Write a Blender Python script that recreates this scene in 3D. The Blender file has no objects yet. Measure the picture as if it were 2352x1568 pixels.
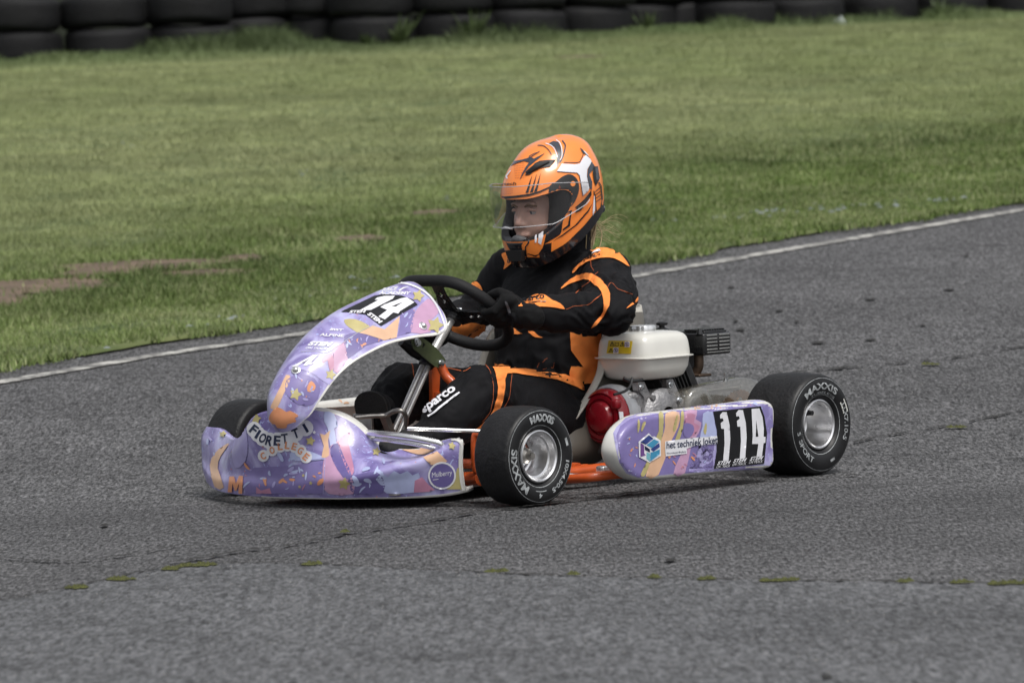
import bpy, bmesh, math, random
import numpy as np
from mathutils import Vector, Matrix, noise
from mathutils.bvhtree import BVHTree
from mathutils.geometry import delaunay_2d_cdt
random.seed(7); rng = np.random.default_rng(7)
SC = bpy.context.scene
COL = SC.collection
# ---------------------------------------------------------------- camera
# kart frame = world frame: x towards the kart's tail, y towards the driver's right, z up (metres)
F, DIST, TH, CH, ROLL, X0, PIT = 11453.15, 13.5008, math.radians(47.5034), 1.06358, math.radians(1.83028), 0.154988, math.radians(2.81473)
R_ = np.array([math.cos(TH), -math.sin(TH), 0.0]); V_ = np.array([math.sin(TH), math.cos(TH), 0.0])
C_ = -DIST * V_ + X0 * R_ + np.array([0.3, 0, 0]); C_[2] = CH
FW = V_ * math.cos(PIT) - np.array([0, 0, math.sin(PIT)])
UP = np.array([0, 0, math.cos(PIT)]) + V_ * math.sin(PIT)
RR = R_ * math.cos(ROLL) - UP * math.sin(ROLL)
UU = R_ * math.sin(ROLL) + UP * math.cos(ROLL)
cam = bpy.data.cameras.new('camera'); cam.sensor_width = 36; cam.lens = F / 2352 * 36
cam.clip_start = 0.1; cam.clip_end = 2000
camo = bpy.data.objects.new('camera', cam); COL.objects.link(camo)
M = Matrix.Identity(4)
for i in range(3):
    M[i][0], M[i][1], M[i][2], M[i][3] = RR[i], UU[i], -FW[i], C_[i]
camo.matrix_world = M
SC.camera = camo
cam.dof.use_dof = True; cam.dof.focus_distance = 13.3; cam.dof.aperture_fstop = 7.5
# ---------------------------------------------------------------- sky and soft overcast sun
SUN_EL, SUN_AZ = math.radians(62), math.radians(200)
w = bpy.data.worlds.new('World'); SC.world = w; w.use_nodes = True
wn = w.node_tree; bg = wn.nodes['Background']
sky = wn.nodes.new('ShaderNodeTexSky'); sky.sky_type = 'NISHITA'; sky.sun_disc = False
sky.sun_elevation = SUN_EL; sky.sun_rotation = SUN_AZ; sky.dust_density = 4; sky.air_density = 1.0
hs = wn.nodes.new('ShaderNodeHueSaturation'); hs.inputs['Saturation'].default_value = 0.22
wn.links.new(sky.outputs[0], hs.inputs['Color']); wn.links.new(hs.outputs[0], bg.inputs['Color'])
bg.inputs['Strength'].default_value = 0.105
sl = bpy.data.lights.new('sun', 'SUN'); sl.energy = 1.35; sl.angle = math.radians(22); sl.color = (1, 0.97, 0.92)
so = bpy.data.objects.new('sun', sl); COL.objects.link(so)
sd = Vector((math.cos(SUN_EL) * math.sin(SUN_AZ), math.cos(SUN_EL) * math.cos(SUN_AZ), math.sin(SUN_EL)))
so.rotation_euler = sd.to_track_quat('Z', 'Y').to_euler()
SC.view_settings.view_transform = 'Standard'; SC.view_settings.look = 'None'
SC.view_settings.exposure = 0.42; SC.view_settings.gamma = 1.0
SC.cycles.max_bounces = 8; SC.cycles.transparent_max_bounces = 12

# ---------------------------------------------------------------- helpers
def ray(px, py):
    a = (px - 1176) / F; b = (784 - py) / F
    return C_, FW + RR * a + UU * b
def at(px, py, y=0.0, ax=1):
    c, d = ray(px, py); t = (y - c[ax]) / d[ax]
    return Vector(c + t * d)
def TT(x0, y0, s):      # reading frame of an enlarged view of the photograph -> common picture units
    return lambda pts: [((x0 + p[0] / s) * .91875, (y0 + p[1] / s) * .91875) for p in pts]
tH, tS, tB, tN, tQ, tW = TT(1180, 320, 4.1273), TT(1080, 560, 3.9196), TT(480, 980, 3.2667), TT(640, 680, 4.3556), TT(1440, 760, 3.4096), TT(840, 840, 3.564)

def sock(n, names):
    for s in names:
        if s in n.inputs: return n.inputs[s]
def mat(name, col, rough=.5, metal=0., noise_amt=0., nscale=20., bump=0., bscale=200., spec=.5, coat=0., alpha=1., trans=0., sheen=0.):
    m = bpy.data.materials.new(name); m.use_nodes = True; nt = m.node_tree; b = nt.nodes['Principled BSDF']
    b.inputs['Base Color'].default_value = (*col, 1); b.inputs['Roughness'].default_value = rough
    b.inputs['Metallic'].default_value = metal; b.inputs['Specular IOR Level'].default_value = spec
    b.inputs['Coat Weight'].default_value = coat; b.inputs['Alpha'].default_value = alpha
    b.inputs['Transmission Weight'].default_value = trans; b.inputs['Sheen Weight'].default_value = sheen
    tc = nt.nodes.new('ShaderNodeTexCoord')
    if noise_amt:
        n = nt.nodes.new('ShaderNodeTexNoise'); n.inputs['Scale'].default_value = nscale; n.inputs['Detail'].default_value = 6
        nt.links.new(tc.outputs['Object'], n.inputs['Vector'])
        r = nt.nodes.new('ShaderNodeMapRange'); r.inputs['From Min'].default_value = .3; r.inputs['From Max'].default_value = .7
        r.inputs['To Min'].default_value = 1 - noise_amt; r.inputs['To Max'].default_value = 1 + noise_amt * .6
        mx = nt.nodes.new('ShaderNodeVectorMath'); mx.operation = 'SCALE'; mx.inputs[0].default_value = col
        nt.links.new(n.outputs['Fac'], r.inputs['Value']); nt.links.new(r.outputs[0], mx.inputs['Scale'])
        nt.links.new(mx.outputs[0], b.inputs['Base Color'])
        r2 = nt.nodes.new('ShaderNodeMapRange'); r2.inputs['To Min'].default_value = max(rough - .12, .03); r2.inputs['To Max'].default_value = min(rough + .12, 1)
        nt.links.new(n.outputs['Fac'], r2.inputs['Value']); nt.links.new(r2.outputs[0], b.inputs['Roughness'])
    if bump:
        n = nt.nodes.new('ShaderNodeTexNoise'); n.inputs['Scale'].default_value = bscale; n.inputs['Detail'].default_value = 4
        nt.links.new(tc.outputs['Object'], n.inputs['Vector'])
        bp = nt.nodes.new('ShaderNodeBump'); bp.inputs['Strength'].default_value = bump; bp.inputs['Distance'].default_value = .01
        nt.links.new(n.outputs['Fac'], bp.inputs['Height']); nt.links.new(bp.outputs[0], b.inputs['Normal'])
    return m
def glassy(name, tint, base_mix, rough=.05, spec_col=(1, 1, 1), refl=.12):
    # thin clear plastic: mostly see-through, a little tinted body and surface gloss
    m = bpy.data.materials.new(name); m.use_nodes = True; nt = m.node_tree; nt.nodes.clear()
    out = nt.nodes.new('ShaderNodeOutputMaterial'); tr = nt.nodes.new('ShaderNodeBsdfTransparent'); tr.inputs[0].default_value = (*tint, 1)
    df = nt.nodes.new('ShaderNodeBsdfPrincipled'); df.inputs['Base Color'].default_value = (*spec_col, 1); df.inputs['Roughness'].default_value = .4
    gl = nt.nodes.new('ShaderNodeBsdfGlossy'); gl.inputs['Roughness'].default_value = rough
    m1 = nt.nodes.new('ShaderNodeMixShader'); m1.inputs[0].default_value = base_mix
    nt.links.new(tr.outputs[0], m1.inputs[1]); nt.links.new(df.outputs[0], m1.inputs[2])
    lw = nt.nodes.new('ShaderNodeLayerWeight'); lw.inputs['Blend'].default_value = .35
    mr = nt.nodes.new('ShaderNodeMapRange'); mr.inputs['To Min'].default_value = refl * .4; mr.inputs['To Max'].default_value = refl * 5
    nt.links.new(lw.outputs['Facing'], mr.inputs['Value'])
    m2 = nt.nodes.new('ShaderNodeMixShader'); nt.links.new(mr.outputs[0], m2.inputs[0])
    nt.links.new(m1.outputs[0], m2.inputs[1]); nt.links.new(gl.outputs[0], m2.inputs[2]); nt.links.new(m2.outputs[0], out.inputs[0])
    return m

def tag(o, label=None, cat=None, group=None, kind=None):
    if label: o['label'] = label
    if cat: o['category'] = cat
    if group: o['group'] = group
    if kind: o['kind'] = kind
    return o
def empty(name, loc=(0, 0, 0)):
    o = bpy.data.objects.new(name, None); o.empty_display_size = .1; COL.objects.link(o); o.location = loc; return o
def mesh_obj(name, verts, faces, mats, parent=None, smooth=True, fm=None, auto=None):
    me = bpy.data.meshes.new(name); me.from_pydata([tuple(v) for v in verts], [], [tuple(f) for f in faces]); 
    if not isinstance(mats, (list, tuple)): mats = [mats]
    for m_ in mats: me.materials.append(m_)
    if fm is not None: me.polygons.foreach_set('material_index', fm)
    me.polygons.foreach_set('use_smooth', [smooth] * len(me.polygons))
    me.update(); me.validate()
    o = bpy.data.objects.new(name, me); COL.objects.link(o)
    if parent: o.parent = parent
    if auto: sharp(o, auto)
    return o
def sharp(o, deg=35):
    me = o.data; bm = bmesh.new(); bm.from_mesh(me); a = math.radians(deg)
    for e in bm.edges:
        e.smooth = not (len(e.link_faces) == 2 and e.calc_face_angle(0) > a)
    for f in bm.faces: f.smooth = True
    bm.to_mesh(me); bm.free(); return o
class MB:                                   # collects simple shapes into ONE mesh
    def __init__(s): s.v = []; s.f = []; s.m = []
    def add(s, vs, fs, mi=0):
        n = len(s.v); s.v += [Vector(v) for v in vs]; s.f += [tuple(i + n for i in f) for f in fs]; s.m += [mi] * len(fs); return s
    def box(s, c, size, rot=None, mi=0, bev=0.0):
        hx, hy, hz = [a / 2 for a in size]; b = min(bev, hx * .9, hy * .9, hz * .9)
        bm = bmesh.new(); bmesh.ops.create_cube(bm, size=1)
        for v in bm.verts: v.co = Vector((v.co.x * size[0], v.co.y * size[1], v.co.z * size[2]))
        if b > 0: bmesh.ops.bevel(bm, geom=bm.edges[:], offset=b, segments=3, affect='EDGES', profile=.5)
        r = rot or Matrix.Identity(3); c = Vector(c)
        bm.verts.ensure_lookup_table()
        s.add([r @ v.co + c for v in bm.verts], [[v.index for v in f.verts] for f in bm.faces], mi); bm.free(); return s
    def tube(s, pts, r, n=12, mi=0, cap=True, smooth=0):
        pts = [Vector(p) for p in pts]
        if smooth: pts = spline(pts, smooth)
        rs = r if isinstance(r, (list, tuple)) else [r] * len(pts)
        if len(rs) != len(pts): rs = list(np.interp(np.linspace(0, 1, len(pts)), np.linspace(0, 1, len(rs)), rs))
        t0 = (pts[1] - pts[0]).normalized(); up = Vector((0, 0, 1)) if abs(t0.z) < .9 else Vector((1, 0, 0))
        nrm = (up - t0 * up.dot(t0)).normalized(); vs = []
        for i, p in enumerate(pts):
            t = (pts[min(i + 1, len(pts) - 1)] - pts[max(i - 1, 0)]).normalized()
            nrm = (nrm - t * nrm.dot(t)).normalized(); b = t.cross(nrm)
            for k in range(n):
                a = 2 * math.pi * k / n; vs.append(p + (nrm * math.cos(a) + b * math.sin(a)) * rs[i])
        fs = []
        for i in range(len(pts) - 1):
            for k in range(n): fs.append((i * n + k, i * n + (k + 1) % n, (i + 1) * n + (k + 1) % n, (i + 1) * n + k))
        if cap: fs += [tuple(range(n))[::-1], tuple((len(pts) - 1) * n + k for k in range(n))]
        return s.add(vs, fs, mi)
    def lathe(s, prof, origin, axis, n=64, mi=0, fmi=None):      # prof: list of (along axis, radius)
        ax = Vector(axis).normalized(); u = (Vector((0, 0, 1)) if abs(ax.z) < .9 else Vector((1, 0, 0))); u = (u - ax * u.dot(ax)).normalized(); v = ax.cross(u)
        o = Vector(origin); vs = []; fs = []; ms = []
        for a, r in prof:
            for k in range(n):
                t = 2 * math.pi * k / n; vs.append(o + ax * a + (u * math.cos(t) + v * math.sin(t)) * max(r, 1e-5))
        for i in range(len(prof) - 1):
            for k in range(n): fs.append((i * n + k, i * n + (k + 1) % n, (i + 1) * n + (k + 1) % n, (i + 1) * n + k)); ms.append(fmi[i] if fmi else mi)
        nn = len(s.v); s.v += vs; s.f += [tuple(i + nn for i in f) for f in fs]; s.m += ms; return s
    def prism(s, poly, d, mi=0):            # poly: 3D points (planar), extruded by vector d
        n = len(poly); p = [Vector(q) for q in poly]; d = Vector(d)
        fs = [tuple(range(n))[::-1], tuple(range(n, 2 * n))] + [(i, (i + 1) % n, n + (i + 1) % n, n + i) for i in range(n)]
        return s.add(p + [q + d for q in p], fs, mi)
    def build(s, name, mats, parent=None, auto=35):
        o = mesh_obj(name, s.v, s.f, mats, parent, True, s.m)
        bm = bmesh.new(); bm.from_mesh(o.data); bmesh.ops.recalc_face_normals(bm, faces=bm.faces[:]); bm.to_mesh(o.data); bm.free()
        return sharp(o, auto)
def spline(pts, k=8, closed=False):
    pts = [Vector(p) for p in pts]; n = len(pts); out = []
    rng_ = range(n if closed else n - 1)
    for i in rng_:
        if closed: p0, p1, p2, p3 = pts[(i - 1) % n], pts[i], pts[(i + 1) % n], pts[(i + 2) % n]
        else: p0, p1, p2, p3 = pts[max(i - 1, 0)], pts[i], pts[i + 1], pts[min(i + 2, n - 1)]
        for j in range(k):
            t = j / k; out.append(.5 * ((2 * p1) + (p2 - p0) * t + (2 * p0 - 5 * p1 + 4 * p2 - p3) * t * t + (3 * p1 - p0 - 3 * p2 + p3) * t ** 3))
    if not closed: out.append(pts[-1])
    return out
def surf(ctrl, ku=6, kv=6):                  # smooth surface through a grid of control points
    rows = [spline(r, kv) for r in ctrl]; m = len(rows[0])
    cols = [spline([r[j] for r in rows], ku) for j in range(m)]
    return [[cols[j][i] for j in range(m)] for i in range(len(cols[0]))]
def grid_mesh(g, closed_v=False):
    nu, nv = len(g), len(g[0]); vs = [p for r in g for p in r]; fs = []
    for i in range(nu - 1):
        for j in range(nv if closed_v else nv - 1):
            fs.append((i * nv + j, i * nv + (j + 1) % nv, (i + 1) * nv + (j + 1) % nv, (i + 1) * nv + j))
    return vs, fs
def bake(o, mods):                           # evaluate modifiers into real mesh data
    for t, kw in mods:
        m_ = o.modifiers.new(t, t)
        for k, v in kw.items(): setattr(m_, k, v)
    bpy.context.view_layer.update()
    dg = bpy.context.evaluated_depsgraph_get(); me = bpy.data.meshes.new_from_object(o.evaluated_get(dg))
    old = o.data; o.modifiers.clear(); o.data = me; bpy.data.meshes.remove(old)
    return o

# ---- decals: flat artwork laid on a surface and joined to that surface's own mesh
class Skin:
    def __init__(s, o, off=.0005):
        s.off = off; s.filt = None
        s.o = o; bpy.context.view_layer.update(); s.mw = o.matrix_world.copy(); me = o.data
        s.bvh = BVHTree.FromPolygons([s.mw @ v.co for v in me.vertices], [tuple(p.vertices) for p in me.polygons])
        s.v = []; s.f = []; s.m = []; s.n = []
    def mi(s, m_):
        ms = s.o.data.materials; i = ms.find(m_.name)
        if i < 0: ms.append(m_); i = len(ms) - 1
        return i
    def lay(s, v2, faces, m_, layer=1, jump=.06):
        idx = s.mi(m_); mp = {}; c = Vector(C_)
        base = len(s.v)
        for i, (px, py) in enumerate(v2):
            _, d = ray(px, py); d = Vector(d).normalized()
            hit, nn, _, dist = s.bvh.ray_cast(c, d)
            if hit is None: continue
            if nn.dot(d) > 0: nn = -nn
            if s.filt and not s.filt(hit): continue
            mp[i] = len(s.v); s.v.append(hit + nn * (.00042 * layer + s.off)); s.n.append(dist)
        for f in faces:
            if all(i in mp for i in f):
                ds = [s.n[mp[i]] for i in f]
                if max(ds) - min(ds) < jump: s.f.append(tuple(mp[i] for i in f)); s.m.append(idx)
    def poly(s, pts, m_, layer=1, step=5., smooth=0, holes=(), jump=.06):
        loops = [pts] + list(holes); vs = []; fl = []; ed = []
        for li, lp in enumerate(loops):
            if smooth: lp = [(p.x, p.y) for p in spline([(x, y, 0) for x, y in lp], smooth, True)]
            dl = []
            for i, a in enumerate(lp):
                b = lp[(i + 1) % len(lp)]; k = max(1, int(math.hypot(b[0] - a[0], b[1] - a[1]) / step))
                dl += [(a[0] + (b[0] - a[0]) * j / k, a[1] + (b[1] - a[1]) * j / k) for j in range(k)]
            n0 = len(vs); vs += dl; ed += [(n0 + i, n0 + (i + 1) % len(dl)) for i in range(len(dl))]
            fl.append(dl)
        xs = [p[0] for p in fl[0]]; ys = [p[1] for p in fl[0]]
        def inside(x, y):
            r = False
            for lp in fl:
                for i in range(len(lp)):
                    (x1, y1), (x2, y2) = lp[i - 1], lp[i]
                    if (y1 > y) != (y2 > y) and x < (x2 - x1) * (y - y1) / (y2 - y1) + x1: r = not r
            return r
        y = min(ys) + step / 2
        while y < max(ys):
            x = min(xs) + step / 2
            while x < max(xs):
                if inside(x, y): vs.append((x, y))
                x += step
            y += step
        res = delaunay_2d_cdt([Vector(p) for p in vs], ed, [], 0, 1e-4)
        ov, of = res[0], res[2]; keep = []
        for f in of:
            cx = sum(ov[i].x for i in f) / len(f); cy = sum(ov[i].y for i in f) / len(f)
            if inside(cx, cy): keep.append(f)
        s.lay([(p.x, p.y) for p in ov], keep, m_, layer, jump)
    def line(s, pts, wd, m_, layer=1, smooth=4):
        if smooth and len(pts) > 2: pts = [(p.x, p.y) for p in spline([(x, y, 0) for x, y in pts], smooth)]
        out = []
        for i, p in enumerate(pts):
            a = pts[max(i - 1, 0)]; b = pts[min(i + 1, len(pts) - 1)]; l = math.hypot(b[0] - a[0], b[1] - a[1]) or 1
            out.append((-(b[1] - a[1]) / l * wd / 2, (b[0] - a[0]) / l * wd / 2))
        s.poly([(p[0] + n[0], p[1] + n[1]) for p, n in zip(pts, out)] + [(p[0] - n[0], p[1] - n[1]) for p, n in zip(pts, out)][::-1], m_, layer)
    def text(s, txt, p0, p1, p3, m_, layer=2, bold=.02, step=6., shear=0.):
        # lower-left, lower-right, upper-left corners of the word's box
        v, f = text_mesh(txt, bold, step / max(1, math.hypot(p1[0] - p0[0], p1[1] - p0[1])), shear)
        s.lay([(p0[0] + (p1[0] - p0[0]) * x + (p3[0] - p0[0]) * y, p0[1] + (p1[1] - p0[1]) * x + (p3[1] - p0[1]) * y) for x, y in v], f, m_, layer)
    def star(s, c, r, m_, layer=2, rot=0., pts=5):
        q = []
        for k in range(pts * 2):
            a = rot + math.pi * k / pts; rr = r if k % 2 == 0 else r * .55
            q.append((c[0] + rr * math.sin(a), c[1] - rr * math.cos(a)))
        s.poly(q, m_, layer, smooth=2)
    def disc(s, c, rx, ry, m_, layer=2, hole=0, n=28):
        q = [(c[0] + rx * math.cos(2 * math.pi * k / n), c[1] + ry * math.sin(2 * math.pi * k / n)) for k in range(n)]
        h = [[(c[0] + rx * hole * math.cos(2 * math.pi * k / n), c[1] + ry * hole * math.sin(2 * math.pi * k / n)) for k in range(n)]] if hole else ()
        s.poly(q, m_, layer, holes=h)
    def done(s):
        if not s.f: return
        me = s.o.data; bm = bmesh.new(); bm.from_mesh(me); inv = s.mw.inverted()
        vs = [bm.verts.new(inv @ p) for p in s.v]
        for f, m_ in zip(s.f, s.m):
            try: q = bm.faces.new([vs[i] for i in f]); q.material_index = m_; q.smooth = True
            except ValueError: pass
        lone = [v for v in vs if not v.link_faces]
        bmesh.ops.delete(bm, geom=lone, context='VERTS')
        bm.to_mesh(me); bm.free(); s.v = []; s.f = []; s.m = []; s.n = []
_tc = {}
def text_mesh(txt, bold=.02, step=.1, shear=0., norm=True):
    key = (txt, bold, round(step, 3), shear, norm)
    if key in _tc: return _tc[key]
    cu = bpy.data.curves.new('t', 'FONT'); cu.body = txt; cu.offset = bold; cu.resolution_u = 4; cu.shear = shear
    o = bpy.data.objects.new('t', cu); COL.objects.link(o); bpy.context.view_layer.update()
    me = bpy.data.meshes.new_from_object(o.evaluated_get(bpy.context.evaluated_depsgraph_get()))
    bm = bmesh.new(); bm.from_mesh(me); bmesh.ops.triangulate(bm, faces=bm.faces[:])
    xs = [v.co.x for v in bm.verts]; ys = [v.co.y for v in bm.verts]; x0, x1, y0, y1 = min(xs), max(xs), min(ys), max(ys)
    for _ in range(3):
        le = [e for e in bm.edges if e.calc_length() > step * (x1 - x0)]
        if not le: break
        bmesh.ops.subdivide_edges(bm, edges=le, cuts=1); bmesh.ops.triangulate(bm, faces=bm.faces[:])
    bm.verts.ensure_lookup_table()
    v = [((q.co.x - x0) / (x1 - x0), (q.co.y - y0) / (y1 - y0)) if norm else (q.co.x - x0, q.co.y) for q in bm.verts]
    f = [[q.index for q in p.verts] for p in bm.faces]; bm.free()
    bpy.data.objects.remove(o); bpy.data.curves.remove(cu); bpy.data.meshes.remove(me)
    _tc[key] = (v, f); return v, f
# ================================================================ GROUND
KN = [(-60, 0), (13.8, 0), (15.2, .035), (20, .30), (28, .88), (36, 1.46), (42, 1.60), (60, 1.9), (400, 6)]
_kd = np.linspace(-60, 400, 4601); _kz = np.interp(_kd, [k[0] for k in KN], [k[1] for k in KN])
_ker = np.hanning(17); _ker /= _ker.sum(); _kz = np.convolve(np.pad(_kz, 8, 'edge'), _ker, 'valid')
def gz(d): return np.interp(d, _kd, _kz)
def depth(p): return (p[0] - C_[0]) * V_[0] + (p[1] - C_[1]) * V_[1]
def gpoint(px, py, dz=0.0):          # where a sight line meets the rising ground
    c, d = ray(px, py); lo = None
    for t in np.arange(4, 80, .25):
        p = c + d * t
        if p[2] < gz(depth(p)) + dz:
            a, b = t - .25, t
            for _ in range(20):
                m_ = (a + b) / 2; p = c + d * m_
                if p[2] < gz(depth(p)) + dz: b = m_
                else: a = m_
            return Vector(c + d * b)
    return None
def LD(X, d, dz=0.): return Vector((C_[0] + X * R_[0] + d * V_[0], C_[1] + X * R_[1] + d * V_[1], float(gz(d)) + dz))
def toLD(p): q = np.array(p) - C_; return float(q @ R_), float(q @ V_)

def ground_nodes(m):
    nt = m.node_tree; tc = nt.nodes.new('ShaderNodeTexCoord'); mp = nt.nodes.new('ShaderNodeMapping')
    mp.vector_type = 'POINT'; mp.inputs['Rotation'].default_value = (0, 0, TH)    # texture x across, y along the run of the track bend
    nt.links.new(tc.outputs['Object'], mp.inputs['Vector']); return nt, mp
def asphalt_mat(name, base, grain, patch=0.25, coarse=1.0):
    m = bpy.data.materials.new(name); m.use_nodes = True; nt, mp = ground_nodes(m); b = nt.nodes['Principled BSDF']
    def nz(scale, det, sx=1, sy=1, rough=.6):
        s = nt.nodes.new('ShaderNodeMapping'); s.inputs['Scale'].default_value = (sx, sy, 1); nt.links.new(mp.outputs[0], s.inputs[0])
        n = nt.nodes.new('ShaderNodeTexNoise'); n.inputs['Scale'].default_value = scale; n.inputs['Detail'].default_value = det; n.inputs['Roughness'].default_value = rough
        nt.links.new(s.outputs[0], n.inputs[0]); return n.outputs['Fac']
    def rng_(x, a, b_, c, d):
        r = nt.nodes.new('ShaderNodeMapRange'); 
        for k, v in zip(('From Min', 'From Max', 'To Min', 'To Max'), (a, b_, c, d)): r.inputs[k].default_value = v
        nt.links.new(x, r.inputs[0]); return r.outputs[0]
    def mul(x, y):
        n = nt.nodes.new('ShaderNodeMath'); n.operation = 'MULTIPLY'; nt.links.new(x, n.inputs[0]); nt.links.new(y, n.inputs[1]); return n.outputs[0]
    g1 = nz(55 * coarse, 3, 1, .2, .65); g2 = nz(1.1, 4); g3 = nz(5, 3, 1, .35); g4 = nz(26 * coarse, 2, 1, .24)
    v = mul(mul(rng_(g1, .32, .68, 1 - grain, 1 + grain), rng_(g4, .3, .7, 1 - grain * .5, 1 + grain * .5)), mul(rng_(g2, .3, .7, 1 - patch, 1 + patch), rng_(g3, .3, .7, .9, 1.1)))
    # dark rubbered scuffs
    sc = nz(2.2, 5, .5, 1.6, .7); v = mul(v, rng_(sc, .55, .72, 1, .58)); rb = nz(.55, 4, .22, 1.0, .55); v = mul(v, rng_(rb, .48, .64, 1, .76))
    st = nz(150, 1, 1, .3); hi = rng_(st, .70, .78, 0, 1)
    cr = nt.nodes.new('ShaderNodeVectorMath'); cr.operation = 'SCALE'; cr.inputs[0].default_value = base; nt.links.new(v, cr.inputs['Scale'])
    mx = nt.nodes.new('ShaderNodeMix'); mx.data_type = 'RGBA'; nt.links.new(hi, mx.inputs['Factor']); nt.links.new(cr.outputs[0], mx.inputs['A']); mx.inputs['B'].default_value = (.30, .29, .27, 1)
    nt.links.new(mx.outputs['Result'], b.inputs['Base Color']); b.inputs['Roughness'].default_value = .82; b.inputs['Specular IOR Level'].default_value = .35
    bp = nt.nodes.new('ShaderNodeBump'); bp.inputs['Strength'].default_value = .7; bp.inputs['Distance'].default_value = .006
    nt.links.new(g1, bp.inputs['Height']); nt.links.new(bp.outputs[0], b.inputs['Normal'])
    return m
M_asph = asphalt_mat('asphalt', (.085, .0845, .087), .95, .14, 2.3)
M_asph2 = asphalt_mat('asphalt newer', (.100, .102, .107), .62, .13, 2.0)
def soil_mat():
    m = bpy.data.materials.new('turf ground'); m.use_nodes = True; nt, mp = ground_nodes(m); b = nt.nodes['Principled BSDF']
    n = nt.nodes.new('ShaderNodeTexNoise'); n.inputs['Scale'].default_value = 3; n.inputs['Detail'].default_value = 8; nt.links.new(mp.outputs[0], n.inputs[0])
    cr = nt.nodes.new('ShaderNodeValToRGB'); nt.links.new(n.outputs['Fac'], cr.inputs[0]); e = cr.color_ramp.elements
    e[0].position = .3; e[0].color = (.055, .085, .025, 1); e[1].position = .7; e[1].color = (.15, .17, .065, 1)
    nt.links.new(cr.outputs[0], b.inputs['Base Color']); b.inputs['Roughness'].default_value = 1; return m
M_turf = soil_mat()
M_dirt = mat('bare earth', (.150, .108, .074), .95, noise_amt=.45, nscale=9, bump=.8, bscale=25)

# asphalt: one sheet reaching the horizon
Xs = np.concatenate([np.linspace(-400, -20, 12), np.linspace(-15, 15, 61), np.linspace(20, 400, 12)])
Ds = np.concatenate([np.linspace(-60, 2, 10), np.linspace(3, 60, 115), np.linspace(70, 399, 20)])
g = [[LD(x, d) for x in Xs] for d in Ds]; v, f = grid_mesh(g)
tag(mesh_obj('road', v, f, M_asph), kind='structure')
# white edge line and the grass boundary, followed along the picture
def edge_pts(poly, n=60):
    xs = np.linspace(poly[0][0], poly[-1][0], n); ys = np.interp(xs, [p[0] for p in poly], [p[1] for p in poly])
    return [toLD(gpoint(x, y)) for x, y in zip(xs, ys)]
line_px = [(-700, 985), (0, 880), (350, 819), (700, 768), (1480, 632), (1850, 568), (2352, 483), (3000, 372)]
gras_px = [(-700, 960), (0, 855), (440, 783), (700, 747), (1100, 676), (1480, 608), (1850, 546), (2352, 470), (3000, 362)]
ls = edge_pts(line_px, 240); gs = edge_pts(gras_px, 400)
vs = []; 
for i, (X, d) in enumerate(ls):
    a = ls[max(i - 1, 0)]; b = ls[min(i + 1, len(ls) - 1)]; t = Vector((b[0] - a[0], b[1] - a[1])).normalized()
    wv = .038 + .012 * noise.noise(Vector((i * .35, 0, 0)))
    for s_ in (-1, 1): vs.append(LD(X - t.y * wv * s_, d + t.x * wv * s_, .005 + .0))
def paint_mat():
    m = bpy.data.materials.new('worn road paint'); m.use_nodes = True; nt, mp = ground_nodes(m); b = nt.nodes['Principled BSDF']
    n = nt.nodes.new('ShaderNodeTexNoise'); n.inputs['Scale'].default_value = 14; n.inputs['Detail'].default_value = 7; n.inputs['Roughness'].default_value = .75; nt.links.new(mp.outputs[0], n.inputs[0])
    cr = nt.nodes.new('ShaderNodeValToRGB'); nt.links.new(n.outputs['Fac'], cr.inputs[0]); e = cr.color_ramp.elements
    e[0].position = .46; e[0].color = (.16, .157, .15, 1); e[1].position = .60; e[1].color = (.56, .55, .51, 1)
    nt.links.new(cr.outputs[0], b.inputs['Base Color']); b.inputs['Roughness'].default_value = .8; return m
tag(mesh_obj('road_line', vs, [(2 * i, 2 * i + 1, 2 * i + 3, 2 * i + 2) for i in range(len(ls) - 1)], paint_mat()), kind='structure')
# verge sheet, ragged along the asphalt
gX = np.array([p[0] for p in gs]); gD = np.array([p[1] for p in gs])
def edge_d(X): return float(np.interp(X, gX, gD))
XX = np.concatenate([np.linspace(-9, 9, 361), np.linspace(9.5, 60, 20)]); XX = np.concatenate([np.linspace(-60, -9.5, 20), XX])
rows = []
for k in range(90):
    r = []
    for X in XX:
        e = edge_d(X) if -9 <= X <= 9 else (edge_d(-9) - (abs(X) - 9) * .5 if X < 0 else edge_d(9) + (X - 9) * .7)
        e += .07 + .07 * noise.noise(Vector((X * 3.1, 0, 4))) + .05 * noise.noise(Vector((X * 11, 3, 4)))
        d = e + (46 + max(0, X) * .3 - e) * (k / 89) ** 1.6
        r.append(LD(X, d, .008 + (.0 if k == 0 else .012)))
    rows.append(r)
v, f = grid_mesh(rows); tag(mesh_obj('grass_verge', v, f, M_turf), kind='structure')
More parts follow.
